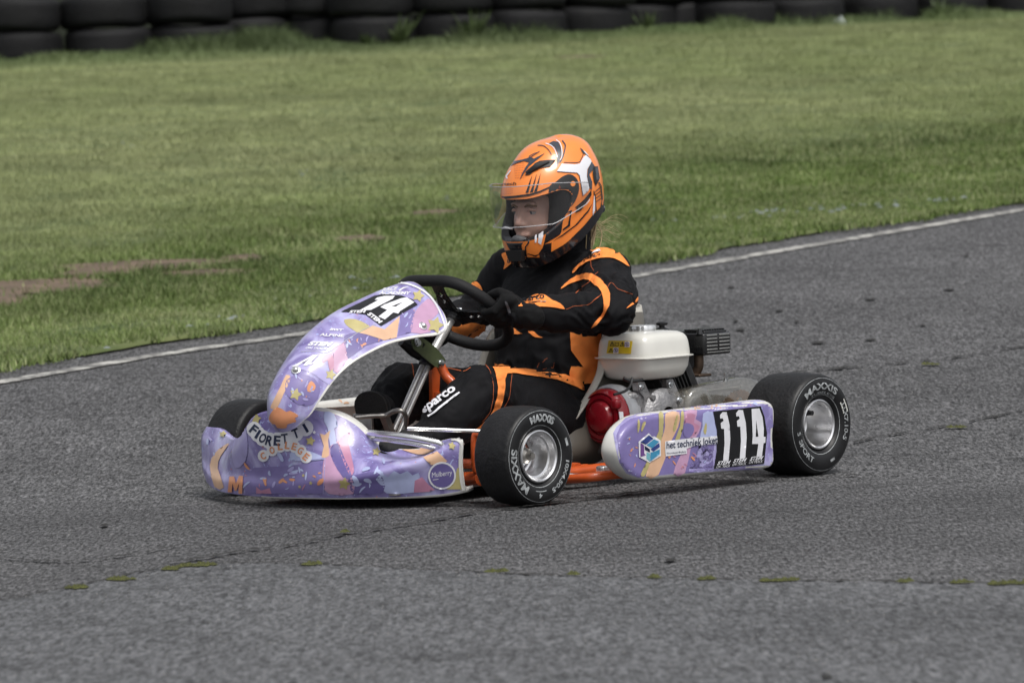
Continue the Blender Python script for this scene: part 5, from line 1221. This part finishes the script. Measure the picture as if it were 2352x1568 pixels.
sk.text('sparco', S([(880, 785)])[0], S([(1105, 755)])[0], S([(870, 735)])[0], L_blk, 6, .02); sk.line(S([(960, 775), (1115, 765)]), 1.5, L_blk, 6, 0)
or_([(705, 1000), (790, 1012), (850, 1050), (895, 1075), (800, 1078), (730, 1035)]); or_([(945, 1042), (1010, 1060), (1050, 1090), (1095, 1115), (1020, 1112), (970, 1080)])
sk.filt = lambda p: p.y > -.285 and p.x > .55
or_([(1355, 1060), (1440, 1085), (1560, 1040), (1640, 990), (1760, 930), (1870, 880), (1870, 1060), (1720, 1180), (1640, 1300), (1640, 1400), (1600, 1568), (1480, 1568), (1490, 1420), (1430, 1335), (1360, 1235)], st=6, sm=0)
sk.filt = None
or_([(1358, 1400), (1430, 1405), (1500, 1412), (1492, 1520), (1450, 1550), (1400, 1500), (1350, 1470)], 3)
or_([(390, 600), (430, 565), (470, 590), (500, 630), (510, 690), (470, 660), (430, 630)]); or_([(185, 990), (230, 955), (330, 955), (500, 985), (560, 1010), (500, 1070), (430, 1140), (330, 1140), (230, 1110), (190, 1060)], st=5)
or_([(1900, 825), (1960, 770), (2010, 715), (2000, 760), (1940, 810)])
or_([(1365, 243), (1500, 255), (1700, 300), (1900, 325), (2080, 350), (2180, 400), (2205, 490), (2150, 465), (2000, 405), (1900, 382), (1700, 352), (1520, 338), (1500, 440), (1482, 560), (1435, 690), (1350, 770), (1260, 822), (1215, 838), (1290, 780), (1380, 680), (1432, 520), (1430, 400), (1405, 300)], f=Wc, sm=2)
or_([(2090, 280), (2215, 290), (2200, 390), (2150, 450), (2095, 400)], 3, Wc)
or_([(468, 800), (530, 765), (590, 725), (560, 775), (480, 818)], f=Wc)
seam([(1320, 250), (1370, 330), (1395, 450), (1390, 570), (1360, 680), (1290, 760)], Wc); seam([(1560, 345), (1545, 470), (1520, 580), (1450, 665)], Wc); seam([(655, 218), (680, 300), (690, 420)], Wc); seam([(930, 285), (1020, 300), (1140, 320), (1200, 290)], Wc, 1.2)
seam([(1410, 690), (1480, 620), (1540, 580), (1600, 510), (1635, 480)]); seam([(1310, 835), (1400, 805), (1520, 795), (1600, 740), (1660, 690)]); seam([(1710, 630), (1760, 585), (1820, 640), (1955, 690)]); seam([(1560, 355), (1568, 420), (1590, 470)], S, .8)
for q in ([(1040, 1410), (1055, 1380), (1062, 1355)], [(1090, 1355), (1110, 1330), (1130, 1318)], [(1085, 1425), (1120, 1412)], [(1160, 1400), (1185, 1405), (1205, 1355)]): seam(q, S, .6)
# leg print
pl, pr_, pt = Wc([(806, 712)])[0], Wc([(1084, 508)])[0], Wc([(764, 652)])[0]
sk.text('sparco', pl, pr_, (pt[0], pt[1]), M_wtx, 5, .035, step=5)
sk.poly(Wc([(818, 716), (1092, 504), (1104, 512), (832, 728)]), M_wtx, 5)
sk.done()
# stand-up collar
colr = MB(); vs = []; nn = 40; nk = Vector((.772, .005, .62))
for i, (rad, z, dx) in enumerate([(.075, -.035, -.01), (.070, .0, 0), (.066, .035, .004), (.066, .062, .010), (.061, .064, .010), (.060, .02, .004)]):
    for k in range(nn):
        t = 2 * math.pi * k / nn; vs.append(nk + Vector((rad * 1.0 * math.cos(t) + dx, rad * .98 * math.sin(t), z + .018 * math.cos(t) * (z > .01) + .003 * math.sin(t * 5 + i))))
colr.add(vs, [(i * nn + k, i * nn + (k + 1) % nn, (i + 1) * nn + (k + 1) % nn, (i + 1) * nn + k) for i in range(5) for k in range(nn)]); colr = colr.build('collar', M_suit, suit, 80)
# --- gloves: palm, thumb and four curled fingers closed on the rim
def glove(phi, s_, wrist):
    bm = bmesh.new(); ph = math.radians(phi); Pg = swp(ph, RW); O = (Pg - SWc).normalized(); T = sn.cross(O) * (1 if s_ < 0 else -1); Nn = sn
    if T.z < 0: T = -T
    lens = [.92, 1.0, .96, .84]
    for i in range(4):
        tt = T * ((1.5 - i) * .0185); L = lens[i]
        k0 = Pg + tt + O * .046 - Nn * .002; k1 = Pg + tt * 1.04 + O * .032 - Nn * (.028 * L); k2 = Pg + tt * .98 - O * .002 - Nn * (.034 * L); k3 = Pg + tt * .94 - O * .025 - Nn * (.016 * L); k4 = Pg + tt * .92 - O * .024 + Nn * .006
        chain(bm, [(k0, .0125), (k1, .0118), (k2, .0112), (k3, .0105), (k4, .0095)])
        chain(bm, [(k0, .0130), (Pg + tt * .7 + O * .066 + Nn * .012, .017)])
    th0 = Pg + T * .020 + O * .052 + Nn * .026; th1 = Pg + T * .034 + O * .022 + Nn * .032; th2 = Pg + T * .034 - O * .006 + Nn * .026; th3 = Pg + T * .028 - O * .026 + Nn * .012
    chain(bm, [(th0, .015), (th1, .0135), (th2, .0125), (th3, .0105)])
    chain(bm, [(Pg + O * .048 + Nn * .012 + T * .016, .025), (Pg + O * .048 + Nn * .012 - T * .016, .025)]); chain(bm, [(Pg + O * .050 + Nn * .014, .030), (wrist, .031), (wrist + (wrist - Pg).normalized() * .035, .036)])
    return remeshed('glove', bm, M_glove, PERSON, .0034, 2, .4), Pg, O, T
# wrists meet the gloves
glL, Pg, O, T = glove(3, -1, wrL); glR, _, _, _ = glove(172, 1, wrR)
for o_ in (glL, glR): displace(o_, lambda co, no: co + no * np.array([[.0012 * (1 - abs(noise.noise(Vector(p) * 45)) * 3)] for p in co]))
sk = Skin(glL); sk.poly(S([(715, 760), (740, 770), (770, 840), (775, 890), (755, 880), (735, 820)]), mat('grey glove tab', (.10, .10, .11), .6), 3, smooth=2, step=4); sk.done()
# --- shoes
M_shoe = mat('black shoe suede', (.012, .012, .013), .8, noise_amt=.3, nscale=60, bump=.2, bscale=400); M_sole = mat('shoe sole', (.022, .021, .019), .7, bump=.4, bscale=200)
def shoe(ank, toe, heel, wd=.042):
    bm = bmesh.new(); ax_ = (toe - heel).normalized(); up = (ank - heel.lerp(toe, .3)); up = (up - ax_ * up.dot(ax_)).normalized(); sd_ = ax_.cross(up)
    L = (toe - heel).length; prof = [(0, .030, .022), (.04, .036, .03), (.10, .037, .032), (.16, .042, .028), (.21, .044, .022), (.245, .036, .016), (.262, .020, .010)]
    vs = []
    for (l_, hw, hh) in prof:
        c = heel + ax_ * (l_ / .262 * L) + up * hh; vs.append([bm.verts.new(c + sd_ * hw * math.cos(t) + up * hh * max(-1, 1.15 * math.sin(t))) for t in [2 * math.pi * j / 20 for j in range(20)]])
    for i in range(len(vs) - 1):
        for j in range(20): bm.faces.new((vs[i][j], vs[i][(j + 1) % 20], vs[i + 1][(j + 1) % 20], vs[i + 1][j]))
    bm.faces.new(vs[0][::-1]); bm.faces.new(vs[-1])
    capsule(bm, heel + ax_ * .045 + up * .045, .040, ank + (ank - heel).normalized() * .03, .042)
    o = remeshed('shoe', bm, M_shoe, PERSON, .005, 2, .4)
    # sole: a slab under the upper
    so_ = MB(); ol = [(0, .022), (.02, .033), (.08, .033), (.14, .041), (.20, .046), (.24, .040), (.268, .018)]
    pts = [heel + ax_ * (a / .262 * L) + sd_ * b for a, b in ol] + [heel + ax_ * (a / .262 * L) - sd_ * b for a, b in ol[::-1]]
    so_.prism([p - up * .006 for p in spline(pts, 3, True)], up * .010); so_.build('sole', M_sole, o)
    return o
shoe(ankR + Vector((.01, 0, 0)), at(846, 903, .060) + Vector((0, 0, 0)), at(862, 1038, .060) + Vector((.02, 0, 0)))
shoe(ankL, ankL + Vector((-.12, .02, .015)), ankL + Vector((.03, 0, -.065)))

# ---------------------------------------------------------------- helmet
M_hor = mat('helmet orange lacquer', (1.0, .29, .055), .22, coat=.5, noise_amt=.04, nscale=12); M_hbl = mat('helmet black lacquer', (.012, .012, .015), .2, coat=.5); M_hbm = mat('helmet matt black', (.016, .016, .017), .5)
M_hgr = mat('helmet graphite', (.045, .05, .065), .25, coat=.5); M_hwh = mat('helmet white', (.80, .80, .84), .22, coat=.5); M_lin = mat('helmet lining', (.010, .010, .011), .95, bump=.3, bscale=400)
lev = [  # height, front, back, half width
    (-.200, .085, -.075, .078), (-.188, .118, -.095, .096), (-.165, .140, -.118, .107), (-.135, .155, -.135, .115), (-.100, .162, -.148, .121), (-.060, .160, -.157, .126), (-.020, .155, -.163, .1275), (.020, .148, -.165, .1265), (.055, .134, -.163, .121), (.085, .114, -.157, .112), (.112, .086, -.147, .098), (.131, .064, -.138, .086), (.145, .040, -.124, .070), (.1535, .014, -.108, .052), (.158, -.010, -.092, .034), (.160, -.036, -.064, .010)]
vs = []; nn = 96; rows = []
PT = math.radians(5)      # nose-down tilt of the head
def HH(f_, l_, u_): return hc + Vector((-(f_ * math.cos(PT) + u_ * math.sin(PT)), -l_, u_ * math.cos(PT) - f_ * math.sin(PT)))
ctrl = []
for (u_, fr_, bk, hw) in lev:
    r = []; c0 = (fr_ + bk) / 2; hl = (fr_ - bk) / 2
    for k in range(nn):
        t = 2 * math.pi * k / nn; ct, st_ = math.cos(t), math.sin(t); e = 2.25
        x = math.copysign(abs(ct) ** (2 / e), ct) * hl; y = math.copysign(abs(st_) ** (2 / e), st_) * hw
        if ct > 0: y *= 1 - .12 * ct                                     # narrower chin and brow
        # spoiler ridge at the crown and rear
        uu = u_
        if u_ > .05 and ct < .2: uu += .006 * max(0, 1 - abs(y) / .075) * min(1, (u_ - .05) / .06) * min(1, (.2 - ct) * 1.5)
        r.append((c0 + x, y, uu))
    ctrl.append([Vector(p) for p in r])
rows = [list(c) for c in zip(*[spline([row[k] for row in ctrl], 5) for k in range(nn)])]
verts = [HH(p.x, p.y, p.z) for r in rows for p in r]; fs = []
for i in range(len(rows) - 1):
    for k in range(nn): fs.append((i * nn + k, i * nn + (k + 1) % nn, (i + 1) * nn + (k + 1) % nn, (i + 1) * nn + k))
fs.append(tuple((len(rows) - 1) * nn + k for k in range(nn))); fs.append(tuple(range(nn))[::-1])
hel = mesh_obj('helmet', verts, fs, [M_hor, M_lin, M_hbm], PERSON)
bm = bmesh.new(); bm.from_mesh(hel.data); bmesh.ops.recalc_face_normals(bm, faces=bm.faces[:])
# lower edge rises towards the nape
a, b_ = HH(.13, 0, -.186), HH(-.17, 0, -.012); pn = Vector(((b_ - a).z, 0, -(b_ - a).x)).normalized()
if pn.z > 0: pn = -pn
bmesh.ops.bisect_plane(bm, geom=bm.verts[:] + bm.edges[:] + bm.faces[:], plane_co=a, plane_no=pn, clear_outer=True)
cap = [e for e in bm.edges if e.is_boundary]
big = [f_ for f_ in bm.faces if len(f_.verts) > 40 and abs(f_.normal.dot(pn)) > .9]
bm.to_mesh(hel.data); bm.free()
for p in hel.data.polygons:
    p.use_smooth = True
    if (Vector(p.center) - a).dot(pn) > -.016: p.material_index = 2
bake(hel, [('SOLIDIFY', dict(thickness=.022, offset=-1, material_offset=1, material_offset_rim=2))])
# eye port cut
cut = MB(); port = [(.30, .010), (.16, .010), (.115, .018), (.075, .026), (.050, .022), (.038, .004), (.046, -.018), (.066, -.044), (.095, -.070), (.13, -.094), (.17, -.106), (.30, -.106)]
port = [(p.x, p.y) for p in spline([(a, b, 0) for a, b in port], 4)]
cut.prism([HH(a, -.2, b) for a, b in port], HH(0, .2, 0) - HH(0, -.2, 0)); co_ = cut.build('cutter', M_hbm, None, 180)
bm = bmesh.new(); bm.from_mesh(co_.data); bmesh.ops.recalc_face_normals(bm, faces=bm.faces[:]); bm.to_mesh(co_.data); bm.free()
bake(hel, [('BOOLEAN', dict(operation='DIFFERENCE', object=co_, solver='EXACT'))]); bpy.data.objects.remove(co_)
sharp(hel, 40)
sk = Skin(hel); Hc = tH
def hp(pts, m_, layer=2, sm=0, holes=()): sk.poly(Hc(pts), m_, layer, step=4, smooth=sm, holes=holes, jump=.03)
# visor side plate
hp([(800, 600), (860, 560), (920, 510), (985, 480), (1040, 490), (1085, 535), (1102, 600), (1095, 670), (1060, 760), (1010, 820), (960, 862), (900, 910), (840, 950), (770, 1010), (760, 900), (780, 750)], M_hbm, 2, 2)
sk.disc(Hc([(1037, 578)])[0], 5.5, 6, M_or, 5); hp([(900, 590), (920, 640), (930, 690), (905, 690), (890, 640)], mat('visor latch', (.16, .03, .015), .4), 4, 2)
# chin and lower black
hp([(318, 1108), (340, 1125), (540, 1112), (552, 1150), (512, 1205), (528, 1300), (545, 1365), (640, 1400), (480, 1400), (440, 1330), (380, 1235), (345, 1160)], M_hbl, 2)
hp([(770, 1012), (960, 880), (960, 915), (935, 960), (920, 1075), (900, 1105), (740, 1200), (765, 1090)], M_hbl, 2)
hp([(1335, 740), (1335, 830), (1235, 935), (1130, 1040), (1000, 1160), (905, 1245), (820, 1282), (700, 1330), (600, 1360), (560, 1355), (700, 1330), (720, 1250), (740, 1215), (820, 1180), (815, 1278), (950, 1200), (1060, 1110), (1150, 1010), (1240, 900), (1320, 820)], M_hbl, 3)
hp([(560, 1348), (545, 1330), (700, 1335), (690, 1290), (725, 1240), (740, 1200), (812, 1185), (806, 1280), (900, 1255), (760, 1400), (560, 1420)], M_hbl, 2)
hp([(1000, 1160), (1330, 830), (1400, 830), (1300, 960), (1000, 1300), (760, 1420), (620, 1400), (820, 1300)], M_hbl, 2)
hp([(585, 1105), (600, 1100), (590, 1190), (560, 1225), (565, 1290), (572, 1340), (548, 1310), (548, 1225), (575, 1185)], M_hbl, 4)
hp([(655, 1060), (680, 1045), (665, 1180), (648, 1185)], M_hwh, 4); hp([(700, 1040), (750, 1012), (735, 1110), (712, 1205), (680, 1180)], M_hwh, 4)
hp([(570, 1290), (650, 1310), (720, 1285), (660, 1325), (700, 1340), (580, 1300)], M_hbl, 4)
hp([(960, 880), (1010, 852), (1030, 850), (1015, 930), (1008, 1010), (935, 1060), (930, 1045), (985, 1000), (1000, 940), (1010, 870)], M_hbl, 4)
hp([(1060, 820), (1078, 830), (1060, 880), (1120, 850), (1228, 690), (1225, 650), (1150, 740)], M_hbl, 4)
hp([(1225, 640), (1228, 690), (1110, 850), (1080, 870), (1100, 800), (1160, 730)], M_hbl, 4)
hp([(830, 1170), (900, 1120), (1060, 1000), (1190, 850), (1240, 770), (1200, 860), (1080, 1000), (930, 1115)], M_hbl, 4)
hp([(395, 1235), (470, 1362), (560, 1352), (700, 1338), (815, 1284), (950, 1204), (1060, 1114), (1150, 1014), (1240, 905), (1330, 805), (1420, 760), (1420, 1000), (1000, 1420), (420, 1500)], M_hbl, 3)
# white Y.
hp([(875, 450), (925, 372), (1060, 378), (1108, 370), (1150, 300), (1172, 282), (1215, 320), (1230, 350), (1185, 430), (1180, 500), (1205, 620), (1195, 650), (1140, 702), (1128, 600), (1105, 490), (1080, 462), (980, 458)], M_hwh, 3)
sk.line(Hc([(875, 452), (980, 460), (1080, 466), (1104, 492), (1124, 600), (1140, 706)]), 1.4, M_hgr, 4, 0); sk.line(Hc([(945, 358), (1090, 360), (1120, 330), (1145, 270), (1130, 230)]), 1.6, M_hgr, 4, 2)
hp([(1230, 350), (1262, 400), (1245, 430), (1205, 480), (1235, 560), (1230, 640), (1205, 620), (1182, 500), (1188, 430)], M_hgr, 4)
hp([(1110, 205), (1150, 240), (1200, 300), (1225, 330), (1172, 280), (1130, 250)], M_hgr, 4); hp([(1140, 235), (1165, 250), (1205, 295), (1175, 278)], M_hwh, 5)
hp([(1245, 400), (1290, 400), (1310, 520), (1290, 560), (1270, 600), (1250, 540), (1240, 470)], M_hbm, 5); hp([(1262, 415), (1290, 412), (1302, 550), (1275, 545)], M_hgr, 6)
hp([(1252, 700), (1262, 690), (1262, 850), (1240, 905), (1238, 860), (1245, 760)], M_hwh, 5); 
for k in range(4): sk.line(Hc([(1262, 660 + k * 36), (1320, 610 + k * 40)]), 1.6, M_hbl, 5, 0)
sk.line(Hc([(1250, 650), (1262, 700), (1275, 860)]), 2.2, M_hbl, 5, 0); sk.line(Hc([(1300, 560), (1325, 600), (1335, 740)]), 2.5, M_hbl, 5, 0)
# crown stripes
hp([(790, 165), (840, 140), (890, 150), (915, 200), (925, 270), (905, 330), (880, 410), (875, 330), (880, 260), (850, 200)], M_hgr, 3)
sk.line(Hc([(760, 165), (815, 185), (855, 230), (880, 310)]), 1.8, M_hwh, 4); sk.line(Hc([(868, 130), (905, 160), (925, 220), (925, 300), (905, 340)]), 2.0, M_hwh, 4); sk.line(Hc([(930, 135), (960, 180), (955, 230), (935, 300), (905, 360)]), 3.0, M_hgr, 4); sk.line(Hc([(680, 185), (740, 190), (790, 230), (820, 280)]), 1.8, M_hgr, 4)
# brow graphics
hp([(385, 385), (400, 340), (430, 318), (440, 345), (520, 330), (575, 315), (600, 300), (640, 320), (700, 290), (755, 262), (700, 310), (650, 350), (590, 400), (540, 470), (495, 540), (520, 470), (560, 400), (590, 362), (540, 345), (470, 365), (400, 395)], M_hgr, 3)
hp([(550, 495), (600, 430), (650, 370), (700, 345), (780, 335), (862, 334), (830, 375), (800, 405), (740, 412), (690, 425), (640, 450), (600, 485)], M_hbm, 5)
for q in ([(570, 350), (620, 300), (700, 245)], [(590, 300), (640, 270), (690, 255)]): sk.line(Hc(q), 1.4, M_hgr, 4)
for dx in (0, 45, 85): hp([(555 + dx, 670 - dx * .12), (580 + dx, 600), (625 + dx, 480 - dx * .2), (600 + dx, 600), (585 + dx, 668 - dx * .12)], M_hbl, 4)
hp([(325, 490), (355, 492), (400, 440), (408, 445), (368, 500), (378, 525), (362, 525), (352, 503), (330, 500)], M_hwh, 4)
sk.text('airtech', Hc([(262, 598)])[0], Hc([(460, 590)])[0], Hc([(265, 568)])[0], M_hbl, 4, .02)
dots = mat('helmet dots', (.35, .06, .02), .4)
for a in range(7):
    for b2 in range(7): sk.disc(Hc([(442 + a * 16 + b2 * 2, 375 + b2 * 24 - a * 1.5)])[0], .9, .9, dots, 4, n=6)
for a in range(9):
    for b2 in range(4): sk.disc(Hc([(275 + a * 18, 612 + b2 * 20 + (a - 4) ** 2 * -.8 + 12)])[0], .9, .9, dots, 4, n=6)
hp([(235, 700), (330, 708), (450, 700), (600, 680), (700, 650), (800, 605), (800, 622), (700, 668), (600, 700), (450, 722), (330, 738), (250, 728)], M_hbm, 4)
sk.done()
# chin vent, top vent, rear spoiler: raised parts
vt = MB(); vt.prism([HH(.150, -.03, -.128), HH(.150, .03, -.128), HH(.146, .022, -.158), HH(.146, -.022, -.158)], HH(.018, 0, 0) - HH(0, 0, 0)); bm = None
vt.build('chin_vent', M_hbm, hel)
sp_ = MB(); sp_.tube([HH(-.150, -.055, -.055), HH(-.176, -.02, -.05), HH(-.178, .02, -.05), HH(-.150, .055, -.055)], [.010, .014, .014, .010], 10, smooth=5); sp_.tube([HH(-.160, .03, .03), HH(-.168, .03, -.01)], [.010, .008], 10); sp_.build('rear_spoiler', M_hgr, hel)
tv = MB(); tv.tube([HH(.115, .028, .078), HH(.098, .050, .094), HH(.066, .070, .104)], [.006, .009, .004], 10, smooth=6); tv.build('top_vent', M_hbm, hel)
# interior: cheek pads, chin curtain, breath guard
pdm = bmesh.new(); chain(pdm, [(HH(.040, .078, .045), .034), (HH(.043, .080, -.030), .035), (HH(.066, .080, -.088), .030)]); chain(pdm, [(HH(.040, -.078, .045), .034), (HH(.043, -.080, -.030), .035), (HH(.066, -.080, -.088), .030)]); chain(pdm, [(HH(.070, .060, .042), .030), (HH(.105, 0, .036), .024), (HH(.070, -.060, .042), .030)]); remeshed('padding', pdm, M_lin, hel, .005, 2)
ng = MB(); ng.tube([HH(.132, -.035, -.112), HH(.148, 0, -.100), HH(.135, .022, -.106)], [.008, .013, .009], 12, smooth=6); ng.build('breath_guard', mat('grey rubber', (.09, .09, .095), .6), hel)
# clear visor, hinged part-way up
M_vis = glassy('clear visor', (.95, .95, .95), .012, .045, (.75, .75, .78), .10); vs = []; nu, nv = 44, 12
VT = math.radians(9)
for i in range(nu + 1):
    a = math.radians(-98 + 196 * i / nu); ca, sa_ = math.cos(a), math.sin(a)
    fr_ = .190 * max(ca, -.3) if ca > 0 else .10 * ca; sid = .1345 * math.copysign(abs(sa_) ** .8, sa_)
    k = min(1, max(0, (abs(math.degrees(a)) - 55) / 49)); top, bot = .050 * (1 - k) + .034 * k, -.062 * (1 - k) ** 1.0 - .004 * k
    for j in range(nv + 1):
        t = j / nv; u_ = bot + (top - bot) * t; bulge = 1 + .03 * math.sin(math.pi * t)
        x, z = fr_ * bulge - .002, u_
        xr, zr = x + .02, z - .01; vs.append(HH(xr * math.cos(VT * .3) - .02, sid * (1 - .10 * max(0, ca)), zr + .01))
fs = [(i * (nv + 1) + j, i * (nv + 1) + j + 1, (i + 1) * (nv + 1) + j + 1, (i + 1) * (nv + 1) + j) for i in range(nu) for j in range(nv)]
vz = mesh_obj('visor', vs, fs, M_vis, hel); pass
ve = MB(); ve.tube([vs[i * (nv + 1)] for i in range(nu + 1)], .0013, 6); ve.tube([vs[i * (nv + 1) + nv] for i in range(nu + 1)], .0013, 6); ve.tube([HH(.184, -.020, -.066), HH(.190, 0, -.062), HH(.184, .020, -.066)], [.002, .0045, .002], 8, smooth=4); ve.build('visor_edge', glassy('visor edge', (.9, .9, .9), .5, .1, (.8, .8, .82), .2), hel)
# chin strap end, hair blown back from under the helmet
hr = MB(); M_hair = mat('blond hair', (.50, .38, .22), .5)
base = HH(-.135, -.02, -.115)
for k in range(30):
    p0 = base + Vector((random.uniform(-.05, .01), random.uniform(-.05, .03), random.uniform(-.012, .018))); L = random.uniform(.05, .12) if k > 9 else random.uniform(.10, .16)
    a0 = random.uniform(-.12, .20); cv_ = random.uniform(-1, 1); pts = []
    for s2 in range(7):
        t = s2 / 6; pts.append(p0 + Vector((L * t, -.3 * L * t, L * (a0 * t + .22 * math.sin(t * 4 + cv_ * 2) * t))))
    hr.tube(pts, [.0006, .0005, .0003], 4, cap=False, smooth=4)
for k in range(90):
    p0 = HH(-.085 + random.uniform(-.035, .03), random.uniform(-.065, .065), random.uniform(-.10, -.05)); hr.tube([p0, p0 + Vector((.012 + random.uniform(-.01, .012), random.uniform(-.01, .01), -.03)), p0 + Vector((.004, 0, -.075))], .0020, 4, cap=False, smooth=3)
hr.build('hair', M_hair, PERSON, 180)
